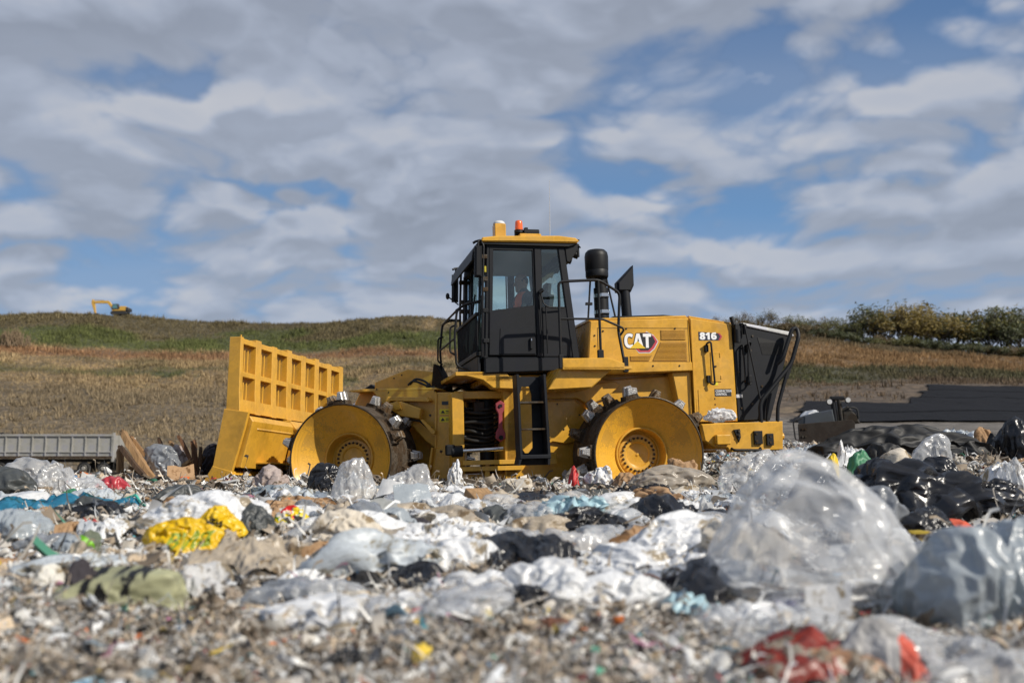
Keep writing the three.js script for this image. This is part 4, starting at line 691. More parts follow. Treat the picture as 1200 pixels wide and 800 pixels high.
{
  // the driver, seated and facing the blade (towards -x of the rear frame)
  const body = [[-1.0, 1.74, 0, .15, -.99, 1.98, 0, .15], [-.99, 1.98, 0, .15, -1.02, 2.16, 0, .165], [-1.02, 2.20, -.15, .085, -1.02, 2.20, .15, .085], [-1.03, 2.24, 0, .065, -1.055, 2.36, 0, .058],
    [-1.0, 1.72, .09, .095, -1.38, 1.74, .12, .075], [-1.38, 1.74, .12, .072, -1.46, 1.44, .12, .05], [-1.0, 1.72, -.09, .095, -1.38, 1.74, -.12, .075], [-1.38, 1.74, -.12, .072, -1.46, 1.44, -.12, .05], [-1.46, 1.43, .12, .045, -1.60, 1.41, .12, .035], [-1.46, 1.43, -.12, .045, -1.60, 1.41, -.12, .035],
    [-1.02, 2.19, .20, .062, -1.14, 1.95, .26, .05], [-1.14, 1.95, .26, .048, -1.36, 1.99, .20, .036], [-1.02, 2.19, -.20, .062, -1.14, 1.95, -.26, .05], [-1.14, 1.95, -.26, .048, -1.36, 1.99, -.20, .036]];
  const skin = [[-1.065, 2.43, 0, .082, -1.075, 2.48, 0, .09], [-1.10, 2.39, 0, .062, -1.115, 2.34, 0, .045], [-1.155, 2.43, 0, .018, -1.178, 2.405, 0, .014], [-1.13, 2.365, -.02, .014, -1.13, 2.365, .02, .014], [-1.05, 2.42, .085, .014, -1.045, 2.45, .09, .016], [-1.05, 2.42, -.085, .014, -1.045, 2.45, -.09, .016], [-1.06, 2.40, 0, .06, -1.04, 2.28, 0, .055]];
  const hand = (s) => { const o = [[-1.37, 1.99, s * .20, .032, -1.43, 2.0, s * .19, .034]]; for (let f = 0; f < 4; f++) o.push([-1.44, 2.015 - f * .018, s * .185, .010, -1.475, 2.022 - f * .018, s * .175, .009], [-1.475, 2.022 - f * .018, s * .175, .009, -1.48, 2.01 - f * .018, s * .15, .008]); o.push([-1.40, 2.01, s * .18, .011, -1.44, 2.035, s * .155, .009]); return o; };
  const root = new THREE.Group(); root.position.copy(compactor.position).add(FR.p).add(new THREE.Vector3(-.15, .0, .22).applyQuaternion(FR.q)); root.quaternion.copy(FR.q);
  const navy = std({ color: lin(.035, .04, .05), roughness: .95 }), skinM = std({ color: lin(.34, .19, .13), roughness: .6 });
  part('body', [bodyMesh(body, [-1.68, 1.36, -.36], [-.8, 2.42, .36], .018, .02)], navy, root);
  part('head', [bodyMesh(skin, [-1.22, 2.22, -.13], [-.94, 2.6, .13], .0065, .008)], skinM, root);
  for (const s of [1, -1]) part('hand', [bodyMesh(hand(s), [-1.52, 1.93, Math.min(s * .12, s * .26)], [-1.33, 2.06, Math.max(s * .12, s * .26)], .0042, .004)], skinM, root);
  const vest = [[-1.0, 1.78, 0, .162, -.99, 1.98, 0, .162], [-.99, 1.98, 0, .162, -1.02, 2.15, 0, .177], [-1.02, 2.20, -.13, .096, -1.02, 2.20, .13, .096]];
  const vg = bodyMesh(vest, [-1.25, 1.5, -.3], [-.75, 2.36, .3], .018, .02), vp = vg.attributes.position, keep = [];
  for (let i = 0; i < vp.count; i += 3) { const x = (vp.getX(i) + vp.getX(i + 1) + vp.getX(i + 2)) / 3, y = (vp.getY(i) + vp.getY(i + 1) + vp.getY(i + 2)) / 3, z = Math.abs(vp.getZ(i) + vp.getZ(i + 1) + vp.getZ(i + 2)) / 3; if (x < -1.05 && y > 1.8 && y < 2.3 && z < .22 && !(y > 2.12 && z < .06)) for (let k = 0; k < 3; k++) keep.push(vp.getX(i + k), vp.getY(i + k), vp.getZ(i + k)); }
  const kg = new THREE.BufferGeometry(); kg.setAttribute('position', new THREE.Float32BufferAttribute(keep, 3)); kg.computeVertexNormals(); kg.setAttribute('uv', new THREE.Float32BufferAttribute(new Float32Array(keep.length / 3 * 2), 2));
  part('safety_vest', [kg], std({ color: lin(.95, .17, .06), roughness: .8, side: THREE.DoubleSide }), root);
  part('hair', [new THREE.SphereGeometry(.094, 18, 12, 0, 6.2832, 0, 1.9).scale(1.02, .95, .98).rotateZ(-1.0).translate(-1.062, 2.468, 0)], std({ color: lin(.03, .026, .023), roughness: 1 }), root);
  top(shade(root), 'person', 'driver in a dark jacket and orange vest seated in the black cab', 'person');
}
// ---------- dump trailer at the left ----------
{
  const root = new THREE.Group(), alu = std({ color: lin(.43, .42, .38), map: repeat(texDust, .5), roughness: .55, metalness: .15 }), dirty = std({ color: lin(.30, .25, .20), map: repeat(texRust, .5), roughness: .8 }), dark = std({ color: lin(.03, .028, .025), roughness: .8 });
  const L = 10.2, y0 = 1.28, y1 = 3.02, body = part('tub', [bx(-L, 0, y0, y1 - .05, -1.2, 1.12, .02)], alu, root);
  part('top_rail', bx(-L, .05, y1 - .16, y1, 1.08, 1.24, .02), alu, body); part('mid_rail', bx(-L, .0, 1.66, 1.74, 1.12, 1.2, .01), alu, body); part('bottom_rail', bx(-L, 0, y0 - .06, y0 + .12, 1.10, 1.24, .02), dirty, body);
  for (let i = 0; i < 11; i++) part('rib', bx(-.10 - i * .985, -.01 - i * .985, y0 + .1, y1 - .12, 1.12, 1.22, .01), alu, body);
  part('tail_post', bx(-.05, .10, y0 - .3, y1 + .12, .95, 1.22, .02), alu, body); part('tarp_roll', rod([-L, y1 + .06, 1.05], [-8.2, y1 + .06, 1.05], .09), dark, body);
  part('chassis', [bx(-L, .0, .95, 1.20, .4, .6), bx(-L, 0, .95, 1.2, -.6, -.4), bx(-8.2, -6, .55, .95, .3, .9)], dark, root);
  const lamp = part('tail_bracket', pipe([[.05, 1.2, 1.1], [.12, .95, 1.1], [.12, .5, 1.1]], .03), dark, root); void lamp;
  for (const x of [-.72, -2.15, -8.4, -9.7]) for (const z of [.9, -.9]) {
    const w = part('wheel', [new THREE.TorusGeometry(.36, .15, 12, 28).scale(1, 1, 1.1).translate(x, .48, z), rod([x, .48, z - .12], [x, .48, z + .12], .34, .34, 20)], rubber, root);
    part('rim', [turned([[.0, 0], [.08, .02], [.12, .02], [.2, -.06], [.27, -.02], [.28, .04], [.26, .04]], 20).rotateX(Math.PI / 2).translate(x, .48, z + Math.sign(z) * .14)], std({ color: lin(.4, .38, .34), roughness: .5, metalness: .4 }), w);
  }
  const D = 75, x = (141 - 600) / 1150 * D; root.position.set(x, land(x - 3, -D) - .03, -D); root.rotation.y = .02;
  top(shade(root), 'dump_trailer', 'pale grey ribbed dump trailer parked below the slope at the left', 'trailer');
}
// ---------- excavator on the skyline ----------
{
  const root = new THREE.Group(), ym = std({ color: lin(.62, .36, .06), roughness: .5 }), dk = std({ color: lin(.03, .03, .03), roughness: .7 });
  for (const z of [1.1, -1.1]) { const t = part('track', prism([[.7, .45], [1.0, .9], [4.6, .9], [4.9, .45], [4.6, .05], [1.0, .05]], z - .3, z + .3, .05), dk, root); for (let i = 0; i < 5; i++) part('roller', rod([1.1 + i * .85, .3, z - .33], [1.1 + i * .85, .3, z + .33], .18, .18, 10), dk, t); }
  const h = part('house', [prism([[1.1, 1.0], [1.1, 1.25], [2.9, 1.35], [3.0, 2.15], [4.4, 2.15], [5.0, 1.8], [5.0, 1.0]], -1.3, 1.3, .06)], ym, root);
  part('counterweight', prism([[4.5, .95], [5.15, 1.05], [5.15, 1.8], [4.7, 1.95], [4.5, 1.9]], -1.32, 1.32, .05), dk, h);
  const c = part('cab', prism([[.95, 1.25], [1.15, 2.7], [2.5, 2.75], [2.75, 1.3]], .35, 1.3, .05), dk, root); part('cab_window', prism([[1.15, 1.6], [1.28, 2.55], [2.3, 2.58], [2.45, 1.6]], 1.301, 1.32, 0), std({ color: lin(.10, .22, .24), roughness: .1 }), c);
  part('boom', prism([[1.1, 1.3], [1.45, 1.2], [.15, 3.35], [-.35, 3.75], [-3.9, 3.65], [-4.2, 3.35], [-3.9, 3.1], [-.6, 3.05]], -.3, .2, .05), ym, root);
  part('stick', prism([[-4.5, 4.1], [-4.05, 4.0], [-3.7, 3.0], [-3.35, .6], [-3.65, .5], [-4.6, 3.1]], -.25, .15, .04), ym, root);
  part('boom_cylinder', [rod([.9, 1.2, -.05], [-.5, 3.2, -.05], .12, .08), rod([-1.5, 3.8, -.05], [-4.2, 4.0, -.05], .11, .07)], chrome, root);
  part('bucket', prism([[-3.7, .6], [-3.2, .5], [-2.6, .45], [-2.4, .1], [-2.9, -.4], [-3.5, -.2]], -.6, .5, .04), dk, root);
  const D = 243, x = (122 - 600) / 1150 * D; root.position.set(x, land(x + 2, -D) + .45, -D);
  top(shade(root), 'excavator', 'small yellow excavator with its arm bent down on the hilltop', 'excavator');
}
// ---------- dark scrap machine behind the black heap ----------
{
  const root = new THREE.Group(), rust = std({ color: lin(.11, .085, .065), map: texRust, roughness: .85 }), blue = std({ color: lin(.045, .055, .065), map: texDust, roughness: .6 });
  part('side_plate', [prism([[-.70, -.2], [-.72, .42], [.55, .52], [.62, .44], [.60, -.2]], .38, .43, .01)], rust, root);
  part('engine_cover', prism([[-.58, .40], [-.56, .62], [-.30, .70], [.12, .78], [.18, .40]], -.35, .38, .03), blue, root);
  part('grab_bar', pipe([[-.70, .0, .44], [-.80, .05, .46], [-.84, .46, .46], [-.76, .52, .44], [-.62, .56, .40]], .018, .05), black, root);
  for (const x of [-.62, -.55]) for (const y of [.3, .12]) part('bolt', boltGeo(x, y, .43, .03, .02), steel, root);
  part('stack', [rod([.22, .40, .2], [.16, 1.08, .2], .065, .06, 14)], slate, root); part('stack', [rod([.36, .40, .24], [.30, 1.06, .24], .055, .055, 14)], std({ color: lin(.2, .2, .2), map: texRust, roughness: .6, metalness: .3 }), root);
  part('head_plate', bx(.10, .44, 1.0, 1.1, .12, .3, .03), black, root);
  for (const [x, y] of [[.06, .96], [.50, 1.0]]) { const l = part('lamp', new THREE.SphereGeometry(.075, 14, 10).scale(1, 1, .7).translate(x, y, .3), steel, root); part('lens', new THREE.CircleGeometry(.06, 14).translate(x, y, .357), white, l); }
  part('fuel_tank', [prism([[.36, .42], [.34, .78], [.5, .86], [.72, .66], [.78, .44]], -.2, .3, .05)], std({ color: lin(.22, .22, .21), map: texRust, roughness: .5, metalness: .4 }), root);
  part('hose', spline([[.42, .75, .3], [.55, .82, .34], [.70, .78, .3], [.74, .55, .28]], .022), rubber, root);
  const D = 27, x = (966 - 600) / 1150 * D; root.position.set(x, land(x, -D) + .05, -D); root.rotation.y = -.1; root.scale.setScalar(1.12);
  top(shade(root), 'scrap_machine', 'dark rusty scrap machine with upright stacks and round lamps behind the bumper', 'machine');
}
// ---------- refuse: shapes ----------
const ridgeN = (x, y, z) => 1 - 2 * Math.abs(n3(x, y, z));
function bagShape(seed, w, h, d, { det = 14, cr = .15, flat = .4, lean = 0, pinch = 0, boxy = 0, knot = 0, taper = 0 } = {}) {
  let g = new THREE.IcosahedronGeometry(1, det); g.deleteAttribute('normal'); g.deleteAttribute('uv'); g = mergeVertices(g, 1e-5);
  const rnd = rng(seed * 7919 + 13), planes = [];
  for (let i = 0; i < (boxy ? 9 : 17); i++) { const v = new THREE.Vector3(rnd() - .5, rnd() - .5, rnd() - .5).normalize(); planes.push([v, (boxy ? .55 : .70) + .3 * rnd()]); }
  if (boxy) for (const v of [[1, .1, 0], [-1, .05, .1], [.05, 1, 0], [0, .1, 1], [.1, 0, -1]]) planes.push([V(v).normalize(), .62]);
  const axis = new THREE.Vector3((rnd() - .5) * 1.6, .5 + .5 * rnd(), (rnd() - .3) * 1.2).normalize(), sideA = new THREE.Vector3(.3, -.2, 1).cross(axis).normalize(), sideB = axis.clone().cross(sideA);
  const p = g.attributes.position, v = new THREE.Vector3(), o = seed * 3.17, lo = [9, 9, 9], hi = [-9, -9, -9];
  for (let i = 0; i < p.count; i++) {
    v.fromBufferAttribute(p, i); const E = boxy ? 12 : 6; let s = 1.15 ** -E;
    for (const [n, k] of planes) { const c = n.dot(v); if (c > .02) s += (c / k) ** E; }
    let r = s ** (-1 / E);
    const a = fbm3(v.x * 1.5 + o, v.y * 1.5, v.z * 1.5 - o, 3), ca = v.dot(axis), th = Math.acos(clamp(ca, -1, 1)), ph = Math.atan2(v.dot(sideB), v.dot(sideA)) + .5 * a;
    const K = 2.4, fx = Math.cos(ph) * K, fy = Math.sin(ph) * K, tt = th * .9 + .35 * a;                     // folds that run out from where the film is gathered
    const taut = .35 + .65 * sstep(-.25, .35, n3(v.x * 1.3 - o, v.y * 1.3 + 4, v.z * 1.3)), wx = v.x + .3 * a, wy = v.y + .25 * n3(v.x * 2 + 5, v.y * 2 + o, v.z * 2), wz = v.z - .3 * a;
    const bil = (x, y, z) => 2 * Math.abs(n3(x, y, z)) - .45;                                              // rounded bulges between sharp tucks
    r *= 1 + .20 * a + cr * taut * (.60 * bil(fx + o, fy, tt * .8) + .55 * bil(fx * 2.3, fy * 2.3 + o, tt + 7) + .34 * bil(fx * 4.6 + o, fy * 4.6, tt * 1.3)) + cr * (.14 * bil(wx * 2.2 + o, wy * 2.2, wz * 2.2) + .15 * ridgeN(wx * 5.1, wy * 5.1 + o, wz * 5.1) + .07 * ridgeN(wx * 11, wy * 11 + o, wz * 11));
    if (knot) { const k = sstep(.86, .97, ca); r *= 1 - .30 * sstep(.70, .90, ca) * (1 - k) + .55 * k; }
    v.multiplyScalar(r); if (v.y < 0) v.y *= flat;
    p.setXYZ(i, v.x, v.y, v.z);
    for (let k = 0; k < 3; k++) { const q = v.getComponent(k); lo[k] = Math.min(lo[k], q); hi[k] = Math.max(hi[k], q); }
  }
  const uv = new Float32Array(p.count * 2);
  for (let i = 0; i < p.count; i++) {
    let x = ((p.getX(i) - lo[0]) / (hi[0] - lo[0]) - .5) * w, y = (p.getY(i) - lo[1]) / (hi[1] - lo[1]) * h, z = ((p.getZ(i) - lo[2]) / (hi[2] - lo[2]) - .5) * d;
    if (pinch) { const k = Math.exp(-(((x - w * .12 - y * .25) / (w * .11)) ** 2)); y *= 1 - .10 * k; z *= 1 - .34 * k; }
    uv[i * 2] = x / w + .5; uv[i * 2 + 1] = y / h; x *= 1 - taper * y / h; x += lean * y; p.setXYZ(i, x, y, z);
  }
  g.setAttribute('uv', new THREE.BufferAttribute(uv, 2)); g.computeVertexNormals(); return g;
}
// thin film with more area than the form it covers: it buckles into creases
function crumple(g, seed, { excess = .16, limit = .05, bend = .12, iters = 46, floor = null, dir = null } = {}) {
  const p = g.attributes.position.array, n = p.length / 3, ix = g.index.array, rnd = rng(seed * 101 + 5), p0 = p.slice(), nor = g.attributes.normal.array, pair = new Map();
  for (let i = 0; i < ix.length; i += 3) for (let k = 0; k < 3; k++) { const a = ix[i + k], b = ix[i + (k + 1) % 3], key = a < b ? a * n + b : b * n + a; if (!pair.has(key)) pair.set(key, a < b ? [a, b] : [b, a]); }
  const E = [...pair.values()], m = E.length, A = new Int32Array(m), B = new Int32Array(m), L = new Float32Array(m), deg = new Uint8Array(n), acc = new Float32Array(n * 3);
  let mean = 0;
  E.forEach(([a, b], i) => { A[i] = a; B[i] = b; const dx = p[b * 3] - p[a * 3], dy = p[b * 3 + 1] - p[a * 3 + 1], dz = p[b * 3 + 2] - p[a * 3 + 2], l = Math.hypot(dx, dy, dz) || 1e-6; let w = 1; if (dir) { const c = (dx * dir[0] + dy * dir[1] + dz * dir[2]) / l; w = .25 + 1.1 * c * c; } L[i] = l * (1 + excess * w * (.5 + 1.0 * clamp(.5 + n3(p[a * 3] * 4 / (limit * 20) + seed, p[a * 3 + 1] * 4 / (limit * 20), p[a * 3 + 2] * 4 / (limit * 20))))); mean += l; deg[a]++; deg[b]++; });
  mean /= m;
  for (let i = 0; i < n; i++) { const t = (rnd() - .5) * mean * .7; for (let k = 0; k < 3; k++) p[i * 3 + k] += nor[i * 3 + k] * t; }
  for (let it = 0; it < iters; it++) {
    for (let i = 0; i < m; i++) {
      const a = A[i] * 3, b = B[i] * 3, dx = p[b] - p[a], dy = p[b + 1] - p[a + 1], dz = p[b + 2] - p[a + 2], l = Math.hypot(dx, dy, dz) || 1e-6, k = (l - L[i]) / l * .42;
      p[a] += dx * k; p[a + 1] += dy * k; p[a + 2] += dz * k; p[b] -= dx * k; p[b + 1] -= dy * k; p[b + 2] -= dz * k;
    }
    acc.fill(0);
    for (let i = 0; i < m; i++) { const a = A[i] * 3, b = B[i] * 3; for (let k = 0; k < 3; k++) { acc[a + k] += p[b + k]; acc[b + k] += p[a + k]; } }
    const bd = it < iters - 5 ? bend : bend * .5;
    for (let i = 0; i < n; i++) {
      const o = i * 3; if (!deg[i]) continue; let q = 0;
      for (let k = 0; k < 3; k++) { p[o + k] += (acc[o + k] / deg[i] - p[o + k]) * bd; q += (p[o + k] - p0[o + k]) ** 2; }
      q = Math.sqrt(q); if (q > limit) { const f = limit / q; for (let k = 0; k < 3; k++) p[o + k] = p0[o + k] + (p[o + k] - p0[o + k]) * f; }
      if (floor && p[o + 1] < floor(p[o], p[o + 2])) p[o + 1] = floor(p[o], p[o + 2]);
    }
  }
  g.computeVertexNormals(); return g;
}
// each face split in four
function split(g) {
  const p = Array.from(g.attributes.position.array), u = Array.from(g.attributes.uv.array), ix = g.index.array, n = p.length / 3, mid = new Map(), out = [];
  const half = (a, b) => { const key = a < b ? a * n + b : b * n + a; let m = mid.get(key); if (m === undefined) { m = p.length / 3; mid.set(key, m); for (let k = 0; k < 3; k++) p.push((p[a * 3 + k] + p[b * 3 + k]) / 2); u.push((u[a * 2] + u[b * 2]) / 2, (u[a * 2 + 1] + u[b * 2 + 1]) / 2); } return m; };
  for (let i = 0; i < ix.length; i += 3) { const a = ix[i], b = ix[i + 1], c = ix[i + 2], x = half(a, b), y = half(b, c), z = half(c, a); out.push(a, x, z, x, b, y, z, y, c, x, y, z); }
  const r = new THREE.BufferGeometry(); r.setAttribute('position', new THREE.Float32BufferAttribute(p, 3)); r.setAttribute('uv', new THREE.Float32BufferAttribute(u, 2)); r.setIndex(out); r.computeVertexNormals(); return r;
}
// a film bag: large slack folds first, then fine creases
function filmBag(seed, w, h, d, { det = 14, cr = .15, ...o } = {}) {
  const m = Math.min(w, h, d), dir = [Math.cos(seed), .3 * Math.sin(seed * 3), Math.sin(seed)];
  let g = bagShape(seed, w, h, d, { det: det >= 30 ? 8 : det >= 18 ? 8 : Math.max(4, Math.round(det / 2) - 1), cr: cr * .5, ...o });
  crumple(g, seed, { excess: .07 + .9 * Math.min(cr, .34), limit: m * (.06 + .5 * Math.min(cr, .3)), bend: .05, iters: 40, dir });
  g = crumple(split(g), seed + 50, { excess: .05 + .22 * Math.min(cr, .3), limit: m * .045, bend: .10, iters: 24, dir });
  return det >= 22 ? crumple(split(g), seed + 90, { excess: .03 + .06 * Math.min(cr, .3), limit: m * .012, bend: .20, iters: 14, dir }) : g;
}
// a crumpled sheet that follows the ground it lies on
function sheetShape(seed, cx, cz, yaw, w, h, d, n = 36) {
  const m = Math.max(10, Math.round(n * clamp(d / w, .35, 1.2))), pos = [], uv = [], idx = [], o = seed * 5.3, c = Math.cos(yaw), s = Math.sin(yaw), y0 = land(cx, cz);
  let best = 0; const raw = [];
  for (let j = 0; j <= m; j++) for (let i = 0; i <= n; i++) {
    const a = i / n * 2 - 1, b = j / m * 2 - 1, e = Math.max(Math.abs(a), Math.abs(b));
    const rx = 1 + .35 * e * fbm2(b * 2.2 + o, a + 3, 3, 500), rz = 1 + .40 * e * fbm2(a * 2.6 - o, b + 7, 3, 510);
    let x = a * w / 2 * rx, z = b * d / 2 * rz; const q = w < 1 ? 1 : .7;
    const wx = x * (w > 1.2 ? 1.6 : 3) * q + .5 * n2(x * 5, z * 5 + o, 520), wz = z * (w > 1.2 ? 2.2 : 3) * q + .5 * n2(x * 5 + 9, z * 5 - o, 521);
    const rd = (f, k) => 1 - 2 * Math.abs(n2(wx * f + o, wz * f * .7, k));
    const y = Math.max(0, (1 - .75 * (a * a * .6 + b * b * .6)) * (.50 + .34 * rd(.8, 530) + .20 * rd(1.9, 531) + .15 * rd(4.1, 532) + .09 * rd(8.3, 533) + .20 * (1 - 2 * Math.abs(n2((wx + .4 * wz) * 3.4 + o, (wz - .4 * wx) * .5, 535)))) - .25 * sstep(.8, 1, e));
    x += .10 * w * .3 * n2(x * 6 + o, z * 6, 540); z += .10 * d * .3 * n2(x * 6, z * 6 + o, 541);
    raw.push([x, y, z]); best = Math.max(best, y);
    uv.push(i / n, j / m); if (i < n && j < m) { const k = j * (n + 1) + i; idx.push(k, k + n + 1, k + 1, k + 1, k + n + 1, k + n + 2); }
  }
  for (const [x, y, z] of raw) { const X = x * c + z * s, Z = -x * s + z * c; pos.push(X, land(cx + X, cz + Z) - y0 + .025 + y / best * h, Z); }
  const g = new THREE.BufferGeometry(); g.setAttribute('position', new THREE.Float32BufferAttribute(pos, 3)); g.setAttribute('uv', new THREE.Float32BufferAttribute(uv, 2)); g.setIndex(idx); g.computeVertexNormals(); return g;
}
// a folded panel of card or stiff plastic, with its thickness
function cardShape(seed, w, l, tilt, thick = .006) {
  const rnd = rng(seed * 31 + 7), g = new THREE.BoxGeometry(w, l, thick, 7, 9, 1), p = g.attributes.position, f1 = .2 + .25 * rnd(), a1 = (rnd() - .3) * 1.1, k = (rnd() - .5) * 1.6, cut = rnd() * .3 - .15;
  for (let i = 0; i < p.count; i++) {
    let x = p.getX(i), y = p.getY(i) / l, z = p.getZ(i);
    z += k * (x / w) ** 2 * w * .35 + .05 * w * n2(x / w * 3 + seed, y * 3, 600); y += cut * (x / w) * (y > .3 ? 1 : 0) + .05 * n2(x / w * 6, seed, 601) * (Math.abs(y) > .42 ? 1 : 0);
    y *= l; const e = y - f1 * l; if (e > 0) { y = f1 * l + e * Math.cos(a1); z += e * Math.sin(a1); }
    x *= 1 - .12 * (y / l) * (rnd() < .5 ? 1 : 1); p.setXYZ(i, x, y, z);
  }
  g.rotateX(tilt - Math.PI / 2); g.computeVertexNormals(); g.computeBoundingBox(); g.translate(0, -g.boundingBox.min.y - .01, 0); return g;
}
function boardShape(seed, l, t, wd, round) {
  const rnd = rng(seed * 17 + 3), g = round ? new THREE.CylinderGeometry(t / 2, t / 2, l, 14, 10, false).rotateZ(Math.PI / 2) : new THREE.BoxGeometry(l, t, wd, 14, 2, 5), p = g.attributes.position, bow = (rnd() - .5) * .05;
  for (let i = 0; i < p.count; i++) { let x = p.getX(i), y = p.getY(i), z = p.getZ(i); const e = Math.abs(x) / (l / 2); y += bow * l * (1 - e * e) + .12 * t * n2(x * 9 + seed, z * 30, 610); if (e > .99 && !round) x += l * .10 * n2(z * 60 + seed * 3, y * 50, 611); z += .06 * wd * n2(x * 5, seed, 612); p.setXYZ(i, x, y, z); }
  g.computeVertexNormals(); return g;
}
// ---------- refuse: materials ----------
const texCrinkle = grainTexture(512, (u, v) => { const wu = u + .05 * tn(u, v, 4, 701), wv = v + .05 * tn(u, v, 4, 702); let s = 0, a = .5, f = 5; for (let i = 0; i < 5; i++) { s += a * (1 - Math.abs(tn(wu, wv, f, 710 + i)) * 2); a *= .55; f *= 2; } s = .45 + .45 * s; return [s, s, s]; }, false);
const crin = repeat(texCrinkle, .9), crin2 = repeat(texCrinkle, 1.1), crin3 = repeat(texCrinkle, 1.7);
const texGrime = grainTexture(512, (u, v) => { const a = tf(u, v, 5, 6, 730), b = tn(u, v, 60, 740), w = sstep(.08, .34, a + .15 * b); return [lerp(1, .66, w), lerp(1, .60, w), lerp(1, .50, w)].map((c) => c * (.96 + .06 * b)); });
const texPanel = grainTexture(512, (u, v) => { const a = tf(u, v, 5, 5, 760), k = sstep(.16, .26, tf(u * 1, v * .25, 6, 5, 770) + .12 * a); const c = [.72, .72, .58].map((q) => q * (.9 + .25 * a)); return c.map((q) => lerp(q, .05, k)); });
const texSnack = grainTexture(256, (u, v) => { const a = tf(u, v, 4, 4, 780), b = tf(u, v, 5, 3, 790); return a > .12 ? [.8, .12, .1] : b > .08 ? [.88, .78, .1] : a < -.16 ? [.35, .55, .12] : [.9, .88, .84]; });
const texSwirl = grainTexture(256, (u, v) => { const x = u - .5, y = v - .5, r = Math.hypot(x, y), t = Math.atan2(y, x); const k = r > .12 && r < .42 && Math.sin(t + r * 22) > .1; return k ? [.45, .72, .08] : [.40, .43, .36]; });
const texPack = grainTexture(256, (u, v) => { const a = tf(u, v, 4, 5, 820), b = tf(u, v, 9, 3, 830); const c = a > .06 ? [.52, .17, .11] : b > .12 ? [.45, .40, .34] : a < -.12 ? [.72, .55, .42] : [.66, .62, .56]; return c.map((q) => q * (.9 + .3 * b)); });
const texFlap = grainTexture(256, (u, v) => { const e = tf(u, v, 6, 4, 840); return u > .8 + .05 * e ? [.78, .34, .26] : [.74, .73, .72].map((q) => q * (.9 + .35 * e)); });
const texMat = grainTexture(512, (u, v) => { const a = tn(u, v, 48, 800), b = tf(u, v, 8, 4, 801); const k = .7 + .3 * a + .3 * b; return [k, k, k]; });
const fm = (c, rough, o = {}) => phy({ color: lin(...c), roughness: rough, side: THREE.DoubleSide, bumpMap: crin, bumpScale: .006, ...o });
const clearFilm = (c, t, rough = .34, o = {}) => phy({ color: lin(...c), roughness: rough, transmission: t, thickness: 0, ior: 1.45, side: THREE.DoubleSide, bumpMap: crin2, bumpScale: .004, ...o });
function printed(text, fg, bg, marks) {
  const c = document.createElement('canvas'); c.width = 512; c.height = 256; const x = c.getContext('2d'); x.fillStyle = bg; x.fillRect(0, 0, 512, 256);
  x.fillStyle = fg; if (text) { x.font = 'bold 110px sans-serif'; x.textAlign = 'center'; x.fillText(text, 320, 150); }
  const r = rng(77); for (let i = 0; i < marks; i++) { x.beginPath(); x.ellipse(256 + (r() - .5) * 150, 120 + (r() - .5) * 70, 4 + 18 * r(), 3 + 10 * r(), r() * 3, 0, 6.3); x.fill(); }
  const t = new THREE.CanvasTexture(c); t.colorSpace = THREE.SRGBColorSpace; return t;
}
